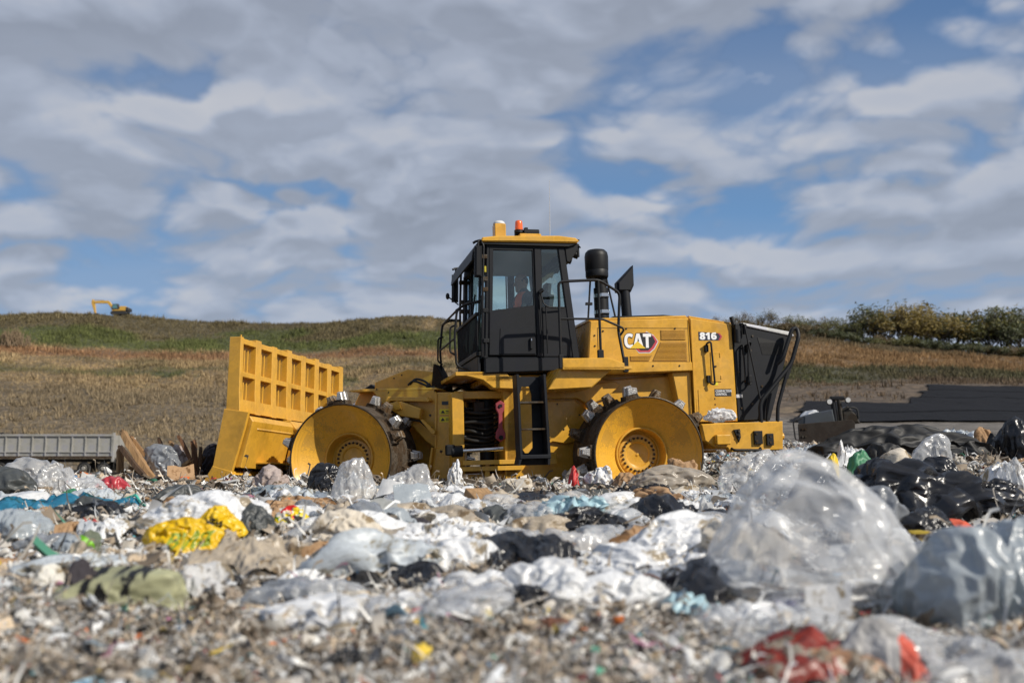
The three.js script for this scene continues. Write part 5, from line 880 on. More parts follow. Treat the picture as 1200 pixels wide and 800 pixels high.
const mats = {
  bigclear: clearFilm([.87, .88, .89], .70, .27, { bumpScale: .006 }),
  clear: clearFilm([.88, .89, .90], .74, .2), milky: clearFilm([.86, .87, .88], .40, .28), smoky: clearFilm([.50, .53, .57], .68, .22), lilac: clearFilm([.58, .54, .66], .5, .3), tanclear: clearFilm([.52, .46, .38], .45, .34), redfilm: clearFilm([.68, .07, .09], .5, .3),
  whitefilm: fm([.80, .81, .82], .32, { map: texGrime, transmission: .10, thickness: 0, bumpMap: crin3, bumpScale: .007 }), palefilm: fm([.48, .52, .55], .4, { map: texGrime }), greyfilm: fm([.46, .51, .55], .30, { transmission: .42, thickness: 0 }), bluefilm: fm([.42, .60, .66], .4, { transmission: .15, thickness: 0 }),
  blackfilm: fm([.014, .014, .016], .27, { bumpScale: .014 }), blackmatt: fm([.016, .016, .016], .62), blackcloth: fm([.012, .012, .013], .9), charcoal: fm([.055, .06, .06], .5), darkcloth: fm([.035, .03, .035], .95), teal: fm([.03, .09, .11], .9),
  yellow: fm([.72, .50, .02], .45), orange: fm([.72, .14, .02], .5), red: fm([.5, .03, .03], .5), skyblue: fm([.10, .40, .62], .5), cyan: fm([.02, .50, .55], .4), white: fm([.78, .77, .74], .6, { bumpScale: .003 }), cream: fm([.60, .54, .45], .9, { map: texGrime }), foam: fm([.66, .64, .58], .95, { map: texGrime }),
  mudcloth: fm([.16, .125, .09], .95, { map: texGrime }), mudgrey: fm([.22, .19, .16], .95, { map: texGrime }),
  cardboard: fm([.40, .25, .135], .9, { map: texGrime, bumpScale: .003 }), kraft: fm([.36, .22, .115], .9, { map: texGrime }), greypaper: fm([.50, .50, .50], .8, { map: texGrime }), redcloth: fm([.52, .085, .04], .75), redbrown: fm([.18, .08, .05], .9), denim: fm([.20, .24, .27], .9, { map: texGrime }), pinkgrey: fm([.38, .31, .28], .6, { map: texGrime }),
  tanfilm: fm([.45, .38, .29], .38, { bumpMap: crin3, bumpScale: .007, map: texGrime, transmission: .1, thickness: 0 }), dirtycloth: fm([.55, .49, .44], .9, { map: texGrime }), bluetarp: fm([.02, .16, .27], .45, { map: texGrime }), greenfilm: fm([.05, .20, .10], .5), tealstrap: fm([.06, .42, .33], .5), greyslab: fm([.33, .34, .33], .7, { map: texDust, bumpScale: .002 }),
  yellowfilm: fm([.90, .90, .90], .4, { map: printed('', '#2a2408', '#e0b806', 46), transmission: .08, thickness: 0 }), yellowtext: fm([.90, .90, .90], .4, { map: printed('BWI', '#8a9a2c', '#dcb40a', 0), transmission: .08, thickness: 0 }), snack: fm([.9, .9, .9], .35, { map: texSnack }), greenprint: fm([.9, .9, .9], .45, { map: texSwirl }), panel: fm([.85, .85, .80], .6, { map: texPanel, bumpScale: .003 }),
  redpack: fm([.9, .9, .9], .4, { map: texPack }), redwhite: fm([.9, .9, .9], .45, { map: texFlap }), bluewhite: fm([.35, .56, .70], .5),
  pine: std({ color: lin(.48, .31, .165), map: texWood, roughness: .85 }), pine2: std({ color: lin(.42, .25, .12), map: texWood, roughness: .85 }), dark_wood: std({ color: lin(.10, .062, .04), map: texWood, roughness: .9 }), red_wood: std({ color: lin(.22, .115, .062), map: texWood, roughness: .9 }), grey_wood: std({ color: lin(.24, .20, .16), map: texWood, roughness: .95 }),
};
const heroes = [
['clear_bag','huge clear plastic bag full of air standing in the right foreground','bag','bag',1.21,-4.0,0.91,0.59,0.8,0.2,'bigclear',{det:44,cr:0.075,lean:-0.26,taper:0.1,flat:0.3}],
['grey_bag','bulging pale grey bag pinched across its middle at the right edge','bag','bag',1.59,-3.65,0.42,0.37,0.55,0.3,'greyfilm',{det:36,cr:0.13,flat:0.3,pinch:1}],
['grey_bag','pale grey bag cut by the right edge beside the pinched bag','bag','bag',1.9,-3.7,0.36,0.39,0.55,-0.3,'greyfilm',{det:32,cr:0.13,flat:0.3}],
['film_sheet','crumpled clear film trailing from the foot of the huge clear bag','plastic film','sheet',0.9,-3.46,0.57,0.07,0.5,0.2,'clear',{amp:0.1}],
['lilac_film','lilac translucent film bunched under the huge clear bag','plastic film','bag',1.01,-3.6,0.3,0.1,0.25,0,'lilac',{cr:0.2,det:16,flat:0.35}],
['clear_film','limp clear film hanging off the front of the huge clear bag','plastic film','bag',0.92,-3.51,0.51,0.11,0.3,0,'milky',{cr:0.2,det:24,flat:0.5}],
['clear_film','limp clear film between the torn packet and the pinched grey bag','plastic film','bag',1.27,-3.35,0.36,0.09,0.3,0,'clear',{cr:0.22,det:22,flat:0.5}],
['cardboard_strip','brown cardboard strip pressed against the huge clear bag','cardboard','card',1.08,-4.4,0.23,0.09,0.16,0.5,'cardboard',{tilt:0.5}],
['paper_cone','pale grey torn paper standing up in the right foreground','paper','card',1.09,-3.46,0.16,0.16,0.11,-0.3,'greypaper',{tilt:0.9}],
['snack_packet','orange-red torn packet with a silvery inside in the right foreground','packaging','sheet',0.87,-2.94,0.43,0.1,0.32,0.25,'redpack',{}],
['packet_flap','white flap with a red edge folded up at the bottom right','packaging','sheet',1.05,-2.92,0.25,0.14,0.2,-0.5,'redwhite',{}],
['orange_wrapper','small bright orange wrapper beside the torn packet','wrapper','bag',0.87,-3.53,0.1,0.05,0.1,0,'orange',{cr:0.25,det:9}],
['clear_film','smoky clear film lying across the bottom right corner','plastic film','sheet',1.32,-2.94,0.45,0.07,0.5,0,'clear',{amp:0.07}],
['board_scrap','thin broken board lying at the bottom right','board','board',1.47,-3.1,0.37,0.02,0.26,0.15,'grey_wood',{tilt:0.05}],
['pale_rag','pale torn rag in the front shreds right of the centre','cloth','bag',0.36,-2.91,0.2,0.08,0.15,0,'dirtycloth',{cr:0.26,det:18}],
['white_bag','blurred white bag in the front shreds left of the centre','bag','bag',-0.92,-3.8,0.26,0.08,0.2,0,'whitefilm',{cr:0.2,det:18}],
['white_bag','small white bag in the front shreds near the black ring','bag','bag',-0.63,-3.64,0.21,0.06,0.2,0,'milky',{cr:0.2,det:18}],
['black_sheet','long glossy black plastic sheet crumpled beside the rear of the machine','plastic sheet','bag',2.78,-7.16,1.76,0.49,1.0,0.12,'blackfilm',{det:44,cr:0.26,flat:0.4}],
['black_bag','black bag mouth gaping at the near end of the long black sheet','bag','bag',2.45,-8.0,0.43,0.49,0.5,0,'blackfilm',{cr:0.16,det:16}],
['black_bag','black bag with yellow ties between the red cloth and the clear bag','bag','bag',2.38,-5.76,0.42,0.25,0.4,0,'blackfilm',{cr:0.2,det:18}],
['black_bag','black bag resting on the grey bag at the right edge','bag','bag',3.83,-7.6,0.51,0.18,0.4,0,'blackfilm',{cr:0.16,det:16}],
['yellow_tie','yellow tie hanging off the black bag by the red cloth','tie','bag',2.95,-7.02,0.15,0.16,0.06,0,'yellow',{cr:0.3,det:8}],
['yellow_tie','yellow tie on the end of the long black sheet','tie','bag',4.5,-9.03,0.26,0.11,0.1,0,'yellow',{cr:0.3,det:8}],
['yellow_tie','yellow scrap at the crown of the black bag by the clear bag','tie','bag',3.19,-7.94,0.11,0.07,0.06,0,'yellow',{cr:0.3,det:8}],
['red_cloth','orange-red cloth draped over rubbish by the pinched grey bag','cloth','bag',2.81,-6.33,0.43,0.18,0.3,0,'redcloth',{cr:0.16,det:16}],
['cardboard_piece','brown cardboard tucked under the orange-red cloth','cardboard','card',2.36,-5.64,0.24,0.07,0.17,0.2,'cardboard',{tilt:0.1}],
['smoky_film','smoky grey film standing between the huge clear bag and black sheet','plastic film','bag',2.07,-5.79,0.45,0.31,0.3,0,'smoky',{cr:0.14,det:18,flat:0.3}],
['black_bag','bulky black bag in front of the long black sheet at its near end','bag','bag',2.78,-8.06,0.54,0.3,0.4,0,'blackfilm',{cr:0.24,det:20}],
['black_bag','bulky black bag at the far right in front of the long black sheet','bag','bag',3.72,-7.63,0.59,0.28,0.45,0,'blackfilm',{cr:0.24,det:20}],
['black_bag','black bag heaped on the middle of the long black sheet','bag','bag',3.55,-8.4,0.65,0.48,0.5,0,'blackfilm',{cr:0.26,det:22}],
['black_bag','dull black bag behind the green netting','bag','bag',4.74,-12.5,0.65,0.33,0.5,0,'blackmatt',{cr:0.26,det:18}],
['black_sheet','black plastic sheet heaped behind the long glossy one','plastic sheet','bag',5.43,-14,2.6,0.6,1.6,0,'blackmatt',{det:36,cr:0.28,flat:0.4}],
['black_tarp','dark matted tarp strip below the pale sheet on the right','tarp','sheet',6.73,-15,1.16,0.49,1.2,-0.15,'blackfilm',{amp:0.35,lift:0.45,n:44}],
['pale_sheet','pale grey plastic sheet spread behind the black heap on the right','plastic sheet','sheet',7.99,-18,1.94,0.56,2,0,'palefilm',{amp:0.25,lift:0.35,n:50}],
['black_bag','large black bag standing at the right edge behind the heap','bag','bag',7.12,-14,0.48,0.76,0.6,0,'blackfilm',{cr:0.14,det:16}],
['black_bag','small black bag beside the large one behind the pale sheet','bag','bag',7.1,-14.5,0.38,0.56,0.4,0,'blackmatt',{cr:0.14,det:12}],
['brown_bag','brown paper bag in front of the pale sheet on the right','bag','bag',7.59,-16,0.36,0.5,0.3,0,'kraft',{cr:0.2,det:10}],
['clear_bag','crumpled clear bag on top of the litter behind the long black sheet','bag','bag',4.86,-11.5,0.48,0.45,0.4,0,'clear',{cr:0.2,det:16}],
['cream_cloth','cream quilted cloth behind the long black sheet','cloth','bag',4.22,-11,0.59,0.37,0.4,0,'cream',{cr:0.14,det:14}],
['blue_white_pack','blue and white flat pack on the long black sheet','packaging','card',4.56,-10.2,0.33,0.07,0.23,0.25,'bluewhite',{tilt:0.12}],
['green_net','green bottle netting in front of the dark machine','net','bag',3.68,-10.5,0.27,0.4,0.2,0,'greenfilm',{cr:0.3,det:10}],
['yellow_tub','small yellow tub in front of the dark machine','tub','bag',3.4,-10.5,0.13,0.41,0.12,0,'yellow',{cr:0.05,det:10}],
['white_film','white torn film beside the green netting','plastic film','sheet',4.86,-9.8,0.34,0.28,0.35,0,'whitefilm',{amp:0.15}],
['clear_bottle','crushed clear bottle pack at the right edge of the heap','bag','bag',4.9,-9.6,0.2,0.35,0.25,0,'clear',{cr:0.2,det:12}],
['white_heap','white plastic heap behind the bumper of the machine','plastic film','bag',11.12,-36,1.24,0.84,1.2,0,'whitefilm',{cr:0.1,det:14,flat:0.5}],
['pale_sheet','pale torn sheet lying on the ground behind the bumper','plastic sheet','sheet',5.65,-19,0.98,0.28,1.6,0,'palefilm',{amp:0.12,lift:0.1,n:40}],
['clear_bag','clear crumpled bag just behind the huge clear bag under the bumper','bag','bag',2.42,-9.51,0.87,0.5,0.5,0,'clear',{cr:0.18,det:20,flat:0.3}],
['white_sliver','long white sliver of plastic in front of the dark machine','plastic film','sheet',4.2,-12.5,0.75,0.38,0.3,0.3,'whitefilm',{amp:0.2,lift:0.15}],
['white_bag','long white bag lying flat in the centre, smooth and bright','bag','bag',0.48,-4.73,0.71,0.19,0.45,-0.12,'whitefilm',{cr:0.07,det:24,flat:0.5}],
['grey_white_bag','white bag with brown shadows folded behind the long white bag','bag','bag',0.84,-5.11,0.57,0.26,0.5,-0.5,'whitefilm',{cr:0.14,det:22,flat:0.4}],
['white_sheet','translucent white sheet pulled towards the huge clear bag','plastic sheet','bag',0.79,-4.32,0.44,0.11,0.4,0.3,'milky',{cr:0.1,det:18,flat:0.5}],
['black_sheet','black plastic sheet folded over in the centre of the litter','plastic sheet','bag',0.05,-4.76,0.52,0.19,0.55,-0.2,'blackfilm',{cr:0.16,det:22,flat:0.45}],
['black_bag','black bag flattened beneath the folded black sheet','bag','bag',-0.06,-4.68,0.36,0.07,0.4,0,'blackfilm',{cr:0.14,det:16,flat:0.5}],
['black_sheet','wrinkled black sheet standing behind the long white bag','plastic sheet','bag',0.48,-6.09,0.52,0.23,0.45,0.3,'blackfilm',{cr:0.24,det:22}],
['white_string','loop of white cord on the folded black sheet','cord','strap',0.12,-4.98,0.0,0.0,0.0,0,'white',{pts:[[0.07, 0.18, -4.98], [0.09, 0.21, -4.93], [0.14, 0.21, -5.02], [0.17, 0.18, -4.99], [0.18, 0.12, -4.93]]}],
['white_bag','crumpled white bag in front of the folded black sheet','bag','bag',-0.04,-4.15,0.25,0.11,0.25,0,'whitefilm',{cr:0.2,det:18}],
['white_bag','clear white bag standing in the centre foreground litter','bag','bag',0.21,-3.84,0.23,0.19,0.25,0,'milky',{cr:0.22,det:20}],
['white_bag','white bag with pink print in the centre foreground','bag','bag',0.41,-4.29,0.29,0.11,0.3,0,'whitefilm',{cr:0.2,det:18}],
['white_bag','puffed white bag before the dark scarf','bag','bag',0.48,-3.88,0.23,0.12,0.25,0,'milky',{cr:0.16,det:18,flat:0.4}],
['dark_scarf','dark knitted scarf bunched in the centre foreground','scarf','bag',0.62,-4.12,0.2,0.11,0.25,0,'darkcloth',{cr:0.3,det:16}],
['blue_bag','pale blue bag flattened at the edge of the shredded litter','bag','bag',0.73,-3.72,0.27,0.07,0.28,0,'bluefilm',{cr:0.16,det:18,flat:0.4}],
['teal_cloth','dark teal cloth scrap beside the pale blue bag','cloth','bag',0.58,-3.72,0.14,0.05,0.2,0,'teal',{cr:0.3,det:12}],
['cardboard_box','opened brown cardboard box with a black inside','cardboard box','card',1.22,-5.92,0.26,0.17,0.18,-0.3,'cardboard',{tilt:0.5}],
['black_film','black film spilling from the opened cardboard box','plastic film','bag',1.3,-6.29,0.22,0.09,0.25,0,'blackmatt',{cr:0.2,det:12}],
['cream_block','cream slatted packing block behind the folded white bag','block','slab',1.35,-8.82,0.18,0.11,0.2,0.4,'pine',{}],
['yellow_bottle','yellow bottle scrap behind the wrinkled black sheet','bottle','bag',0.79,-7.15,0.08,0.08,0.1,0,'yellow',{cr:0.2,det:8}],
['white_bag','milky white bag between the cream cloth and the folded black sheet','bag','bag',-0.29,-4.75,0.5,0.18,0.5,0,'whitefilm',{cr:0.12,det:22,flat:0.45}],
['blue_white_sheet','bluish white sheet spread across the centre of the litter','plastic sheet','sheet',-0.37,-5.36,0.78,0.12,0.8,0,'whitefilm',{amp:0.18,lift:0.12,n:50}],
['white_sheet','long white sheet stretched towards the wrinkled black sheet','plastic sheet','sheet',-0.22,-6.26,0.91,0.12,0.9,0,'whitefilm',{amp:0.2,lift:0.12,n:50}],
['white_bag','small tied white bag behind the long white sheet','bag','bag',-0.29,-7.53,0.25,0.21,0.25,0,'whitefilm',{cr:0.2,det:16}],
['clear_sheet','grey clear sheet behind the long white sheet','plastic film','bag',0.21,-7.11,0.55,0.21,0.5,0,'clear',{cr:0.18,det:18,flat:0.4}],
['clear_sheet','grey clear sheet beside the wrinkled black sheet','plastic film','bag',-0.07,-8.24,0.48,0.18,0.4,0,'clear',{cr:0.2,det:16}],
['cream_cloth','cream cloth heap in front of the grey slab','cloth','bag',-0.9,-5.55,0.43,0.22,0.45,0,'cream',{cr:0.18,det:20}],
['tan_film','wide tan plastic film stretched over rubbish left of the cream cloth','plastic film','sheet',-1.23,-4.84,0.58,0.15,0.7,0,'tanfilm',{amp:0.14,lift:0.2,n:50}],
['black_hat','crushed black hat on the edge of the shredded litter','hat','bag',-0.66,-4.38,0.19,0.11,0.2,0,'blackcloth',{cr:0.22,det:16}],
['hat_brim','flat black rag lying under the crushed black hat','cloth','sheet',-0.6,-4.32,0.29,0.04,0.22,0,'blackcloth',{amp:0.08,lift:0.03}],
['cardboard_shard','upright tan cardboard shard behind the crushed hat','cardboard','card',-0.67,-4.86,0.08,0.12,0.06,0.1,'cardboard',{tilt:1.2}],
['white_bag','white bag beside the crushed hat on its left','bag','bag',-0.89,-4.43,0.27,0.1,0.25,0,'whitefilm',{cr:0.18,det:18}],
['black_bag','small black bag left of the white bag by the hat','bag','bag',-1.08,-4.3,0.2,0.08,0.2,0,'blackfilm',{cr:0.22,det:14}],
['black_bag','upright little black bag by the cream-green panel','bag','bag',-1.19,-4.27,0.08,0.09,0.1,0,'blackfilm',{cr:0.2,det:12}],
['black_ring','black plastic lid ring lying in the shredded litter','lid','bag',-0.32,-3.64,0.13,0.07,0.14,0,'blackmatt',{cr:0.12,det:12}],
['grey_sheet','pale lilac-grey sheet behind the cream-green panel','plastic sheet','sheet',-1.29,-4.2,0.24,0.1,0.35,0,'greypaper',{amp:0.12,lift:0.14}],
['dirty_panel','cream-green dented panel with black streaks in the left foreground','panel','bag',-1.5,-3.89,0.5,0.18,0.3,0.1,'panel',{cr:0.05,det:22,boxy:1}],
['dark_wrap','dark crumpled wrap at the end of the cream-green panel','plastic film','bag',-1.66,-3.86,0.13,0.19,0.2,0,'darkcloth',{cr:0.2,det:16}],
['foam_block','dirty white foam lump at the left of the foreground','foam','bag',-1.91,-4.13,0.15,0.11,0.16,0,'foam',{cr:0.1,det:16}],
['black_pipe','short black pipe lying at the left edge','pipe','board',-2.17,-4.32,0.21,0.06,0.15,-0.08,'blackmatt',{round:1}],
['plank','weathered grey plank above the black pipe at the left edge','plank','board',-2.33,-4.82,0.42,0.04,0.29,-0.12,'grey_wood',{tilt:0.06}],
['yellow_toy','yellow plastic scrap in the left foreground litter','scrap','bag',-2.02,-4.85,0.09,0.05,0.1,0,'yellow',{cr:0.25,det:8}],
['blue_scrap','sky-blue plastic scrap beside the yellow one','scrap','bag',-2.0,-4.95,0.09,0.05,0.1,0,'skyblue',{cr:0.25,det:8}],
['orange_scrap','orange plastic scrap at the left edge of the foreground','scrap','bag',-1.87,-3.79,0.09,0.04,0.1,0,'orange',{cr:0.2,det:8}],
['white_paper','torn white paper strips across the left of the litter','paper','sheet',-2.02,-5.08,0.44,0.04,0.3,0,'white',{amp:0.12,lift:0.05}],
['kraft_paper','crumpled tan paper in the left foreground','paper','bag',-1.68,-4.47,0.17,0.07,0.25,0,'kraft',{cr:0.2,det:14}],
['white_sack','big white sack under the yellow bags','sack','bag',-1.86,-6.04,0.76,0.3,0.6,0.5,'whitefilm',{cr:0.08,det:22,flat:0.4}],
['yellow_bag','bright yellow bag with black print on top of the white sack','bag','bag',-1.65,-5.62,0.3,0.2,0.26,0,'yellowfilm',{cr:0.2,det:24,y:0.27}],
['yellow_bag','crumpled yellow bag with green lettering in front of the white sack','bag','bag',-1.72,-5.23,0.46,0.23,0.3,0,'yellowfilm',{cr:0.24,det:26}],
['beige_bag','beige handled bag against the yellow bags','bag','bag',-1.5,-5.32,0.17,0.18,0.2,0,'tanfilm',{cr:0.2,det:16}],
['charcoal_bag','charcoal grey bag crumpled beside the white sack','bag','bag',-1.54,-6.05,0.23,0.22,0.3,0,'charcoal',{cr:0.24,det:20}],
['snack_bag','red and yellow printed snack bag by the charcoal bag','bag','bag',-1.4,-6.38,0.23,0.18,0.2,0,'snack',{cr:0.2,det:16}],
['blue_film','grey-blue film behind the snack bag','plastic film','bag',-1.61,-7.71,0.34,0.17,0.3,0,'smoky',{cr:0.2,det:14}],
['grey_slab','smooth grey oval slab standing by the black hose','slab','slab',-0.91,-6.92,0.24,0.2,0.06,0.2,'greyslab',{tilt:0.35,rnd:1}],
['black_hose','thick black hose looped in front of the front drum','hose','strap',-1.09,-8.44,0.0,0.0,0.0,0,'blackmatt',{pts:[[-1.44, 0.27, -8.44], [-1.31, 0.32, -8.39], [-1.16, 0.38, -8.48], [-1.02, 0.41, -8.45], [-0.9, 0.36, -8.39], [-0.86, 0.29, -8.47], [-0.92, 0.24, -8.47]],r:0.035}],
['grey_sheet','flat grey plastic sheet leaning beside the white paper','plastic sheet','card',-0.73,-7.4,0.29,0.27,0.21,0.4,'greyfilm',{tilt:1.0}],
['paper_sheet','printed white paper sheet draped over the clear bags','paper','card',-1.11,-8.74,0.24,0.26,0.17,-0.5,'white',{tilt:0.95}],
['paper_sheet','small white card leaning on the hub of the front drum','paper','card',-1.76,-11.3,0.23,0.14,0.16,-0.4,'white',{tilt:1.0}],
['clear_bag','clear bag full of shreds in front of the front drum','bag','bag',-1.42,-8.92,0.45,0.44,0.35,0,'clear',{cr:0.16,det:20}],
['clear_bag','rounded clear bag between the front drum and the post','bag','bag',-0.97,-9.36,0.52,0.36,0.4,0,'clear',{cr:0.12,det:20}],
['black_bag','black bag pushed against the front drum','bag','bag',-1.99,-10.8,0.47,0.4,0.4,0,'blackfilm',{cr:0.16,det:18}],
['jeans','grey-blue cloth crumpled before the blade','cloth','bag',-2.55,-10.2,0.59,0.18,0.4,0,'denim',{cr:0.2,det:16}],
['pink_grey_film','pinkish grey film bunched under the blade','plastic film','bag',-2.72,-11.2,0.44,0.31,0.4,0,'pinkgrey',{cr:0.2,det:16}],
['brown_board','long dark brown board lying under the edge of the blade','board','board',-3.17,-11.2,0.85,0.1,0.6,0.05,'dark_wood',{tilt:0.02}],
['cardboard_sheet','flat brown cardboard sheet in front of the blade','cardboard','sheet',-1.77,-8.22,0.79,0.11,0.9,0,'cardboard',{amp:0.06,lift:0.08}],
['twisted_cloth','whitish twisted cloth hanging at the front post','cloth','bag',-0.63,-11.2,0.26,0.38,0.15,0,'whitefilm',{cr:0.55,det:20,taper:0.3}],
['foam_chunk','cream foam chunk under the ladder','foam','bag',0.05,-10.6,0.39,0.24,0.25,0,'cream',{cr:0.14,det:14,boxy:1}],
['broken_board','reddish splintered board beside the cream foam','board','board',-0.51,-8.46,0.32,0.1,0.22,0.3,'red_wood',{tilt:0.1}],
['plywood','pale plywood offcut in front of the ladder','plywood','slab',-0.25,-8.46,0.22,0.11,0.3,0.5,'pine',{tilt:0.4}],
['grey_board','long grey board sloping under the ladder','board','board',-0.29,-11.2,0.62,0.07,0.43,-0.3,'grey_wood',{tilt:-0.25}],
['tan_film','tan and grey film heaped at the foot of the rear drum','plastic film','bag',1.71,-10.7,0.95,0.32,0.5,0,'tanclear',{cr:0.18,det:20,flat:0.4}],
['cardboard_wad','brown cardboard crushed against the rear drum','cardboard','bag',1.97,-11.4,0.39,0.37,0.25,0,'cardboard',{cr:0.22,det:14,boxy:1}],
['cardboard_wad','brown paper wad under the rear drum','cardboard','bag',1.3,-11.2,0.39,0.24,0.3,0,'kraft',{cr:0.24,det:14}],
['black_cloth','black cloth tangled before the rear drum','cloth','bag',0.85,-10.9,0.63,0.12,0.3,0,'blackcloth',{cr:0.24,det:14}],
['red_scrap','small red plastic scrap by the rear drum','scrap','bag',0.7,-11.2,0.12,0.31,0.1,0,'red',{cr:0.25,det:8}],
['white_rag','white rag at the left foot of the rear drum','cloth','bag',0.99,-11.3,0.35,0.3,0.2,0,'whitefilm',{cr:0.24,det:14}],
['red_rag','dull pink and white rag on the bumper','cloth','bag',2.54,-12.0,0.41,0.18,0.18,0,'milky',{cr:0.6,det:20,y:1.24}],
['clear_bag','large clear bag over white rubbish in front of the trailer','bag','bag',-4.92,-10.4,0.8,0.44,0.5,0,'clear',{cr:0.16,det:20}],
['dark_bag','dark grey bag at the far left edge','bag','bag',-4.91,-9.61,0.59,0.35,0.5,0,'charcoal',{cr:0.12,det:18}],
['blue_tarp','torn blue tarp trailing along the left of the litter','tarp','sheet',-3.76,-8.08,1.17,0.16,0.6,-0.08,'bluetarp',{amp:0.22,lift:0.2,n:60}],
['blue_tarp','bit of blue tarp beside the black crumpled bag','tarp','sheet',-3.28,-8.44,0.33,0.1,0.4,0,'bluetarp',{amp:0.2,lift:0.14}],
['red_bag','torn red translucent bag in front of the trailer wheels','bag','bag',-4.48,-11,0.49,0.25,0.35,0,'redfilm',{cr:0.2,det:16}],
['clear_film','clear film beside the torn red bag','plastic film','bag',-4.53,-10.6,0.51,0.22,0.4,0,'clear',{cr:0.18,det:16}],
['orange_box','small orange box by the large clear bag','box','slab',-4.77,-10,0.08,0.08,0.08,0.4,'orange',{}],
['brown_paper','brown paper bag below the large clear bag','paper bag','bag',-4.2,-9.11,0.28,0.14,0.25,0,'kraft',{cr:0.22,det:14}],
['brown_paper','brown paper bag below the blue tarp','paper bag','bag',-3.5,-7.39,0.26,0.15,0.25,0,'kraft',{cr:0.22,det:14}],
['green_film','dark green film by the brown paper bags','plastic film','bag',-4.33,-9.76,0.23,0.12,0.2,0,'greenfilm',{cr:0.25,det:12}],
['grey_bag','pale lilac-grey bag at the left edge','bag','bag',-2.93,-5.86,0.42,0.21,0.4,0,'greyfilm',{cr:0.1,det:20,flat:0.4}],
['white_shard','upright white plastic shard beside the lilac-grey bag','plastic','card',-2.97,-6.18,0.06,0.15,0.04,0.2,'white',{tilt:1.4}],
['cardboard_box','small tan cardboard box left of the green bag','cardboard box','card',-2.56,-5.72,0.14,0.14,0.1,0.3,'cardboard',{tilt:0.9}],
['green_bag','grey bag with a bright green swirl print','bag','bag',-2.32,-5.42,0.18,0.17,0.2,0,'greenprint',{cr:0.18,det:18}],
['black_bag','black bag under the green swirl bag','bag','bag',-2.41,-5.31,0.26,0.09,0.25,0,'blackfilm',{cr:0.22,det:16}],
['black_bag','shiny black and grey bag in the middle of the left litter','bag','bag',-2.8,-6.78,0.41,0.18,0.4,0,'blackfilm',{cr:0.24,det:18}],
['black_bag','black bag lying right of the shiny one','bag','bag',-2.42,-6.39,0.28,0.11,0.3,0,'blackmatt',{cr:0.22,det:16}],
['dark_sheet','dark folded sheet next to the wooden boards','plastic sheet','bag',-3.16,-9.36,0.51,0.21,0.4,0,'charcoal',{cr:0.18,det:16}],
['cyan_scrap','cyan plastic lid on the black bag','scrap','slab',-2.72,-7.36,0.15,0.06,0.16,0,'cyan',{tilt:0.2}],
['teal_strap','teal packing strap crossing the blue tarp','strap','strap',-3.83,-9.46,0.0,0.0,0.0,0,'tealstrap',{pts:[[-4.12, 0.31, -9.46], [-3.96, 0.34, -9.41], [-3.75, 0.36, -9.5], [-3.59, 0.41, -9.47]],r:0.012}],
['teal_strap','teal packing strap running towards the white sack','strap','strap',-3.06,-8.44,0.0,0.0,0.0,0,'tealstrap',{pts:[[-3.2, 0.43, -8.44], [-3.12, 0.36, -8.39], [-3.03, 0.31, -8.48], [-2.94, 0.25, -8.45]],r:0.014}],
['teal_strap','pale teal pole lying before the black bag','strap','strap',-2.4,-6.4,0.0,0.0,0.0,0,'tealstrap',{pts:[[-2.52, 0.23, -6.4], [-2.43, 0.25, -6.35], [-2.35, 0.27, -6.44], [-2.28, 0.29, -6.41]],r:0.016}],
['white_film','white film scraps by the green swirl bag','plastic film','sheet',-2.43,-5.98,0.23,0.1,0.3,0,'whitefilm',{amp:0.25,lift:0.1}],
['cardboard_sheet','dirty cardboard flap lying at the left edge','cardboard','card',-2.77,-5.54,0.24,0.07,0.17,-0.1,'cardboard',{tilt:0.25}],
['tan_cloth','brown rag by the cyan lid','cloth','bag',-2.29,-5.76,0.14,0.05,0.2,0,'redbrown',{cr:0.25,det:12}],
['tan_film','tan film folded in front of the green swirl bag','plastic film','sheet',-1.77,-4.94,0.38,0.07,0.5,0,'tanfilm',{amp:0.14,lift:0.12}],
['timber','splintered tan timber, leftmost among the loose wood heap pieces','timber','board',-5.46,-13.76,0.41,0.07,0.29,-0.52,'pine',{tilt:-1.47}],
['timber','broken grey timber, second from the left among the loose wood heap pieces','timber','board',-5.31,-13.62,0.36,0.08,0.25,0.4,'grey_wood',{tilt:-0.36}],
['timber','split reddish timber, third from the left among the loose wood heap pieces','timber','board',-5.23,-13.67,0.49,0.08,0.34,0.29,'red_wood',{tilt:0.11}],
['timber','weathered dark brown timber, fourth from the left among the loose wood heap pieces','timber','board',-4.97,-13.23,0.46,0.06,0.32,0.44,'dark_wood',{tilt:-0.37}],
['timber','splintered tan timber, fifth from the left among the loose wood heap pieces','timber','board',-5.0,-13.56,0.51,0.08,0.36,0.36,'pine',{tilt:-0.43}],
['timber','broken grey timber, sixth from the left among the loose wood heap pieces','timber','board',-4.85,-13.4,0.31,0.05,0.22,0.56,'grey_wood',{tilt:-0.45}],
['timber','split reddish timber, seventh from the left among the loose wood heap pieces','timber','board',-4.8,-13.52,0.45,0.06,0.31,0.1,'red_wood',{tilt:-0.1}],
['timber','weathered dark brown timber, eighth from the left among the loose wood heap pieces','timber','board',-4.91,-14.09,0.61,0.08,0.43,0.21,'dark_wood',{tilt:-1.11}],
['timber','splintered tan timber, ninth from the left among the loose wood heap pieces','timber','board',-4.73,-13.84,0.59,0.07,0.41,-0.35,'pine',{tilt:0.5}],
['timber','broken grey timber, tenth from the left among the loose wood heap pieces','timber','board',-4.72,-14.09,0.31,0.08,0.22,-0.49,'grey_wood',{tilt:0.42}],
['timber','split reddish timber, eleventh from the left among the loose wood heap pieces','timber','board',-4.58,-13.99,0.39,0.08,0.27,-0.55,'red_wood',{tilt:-0.03}],
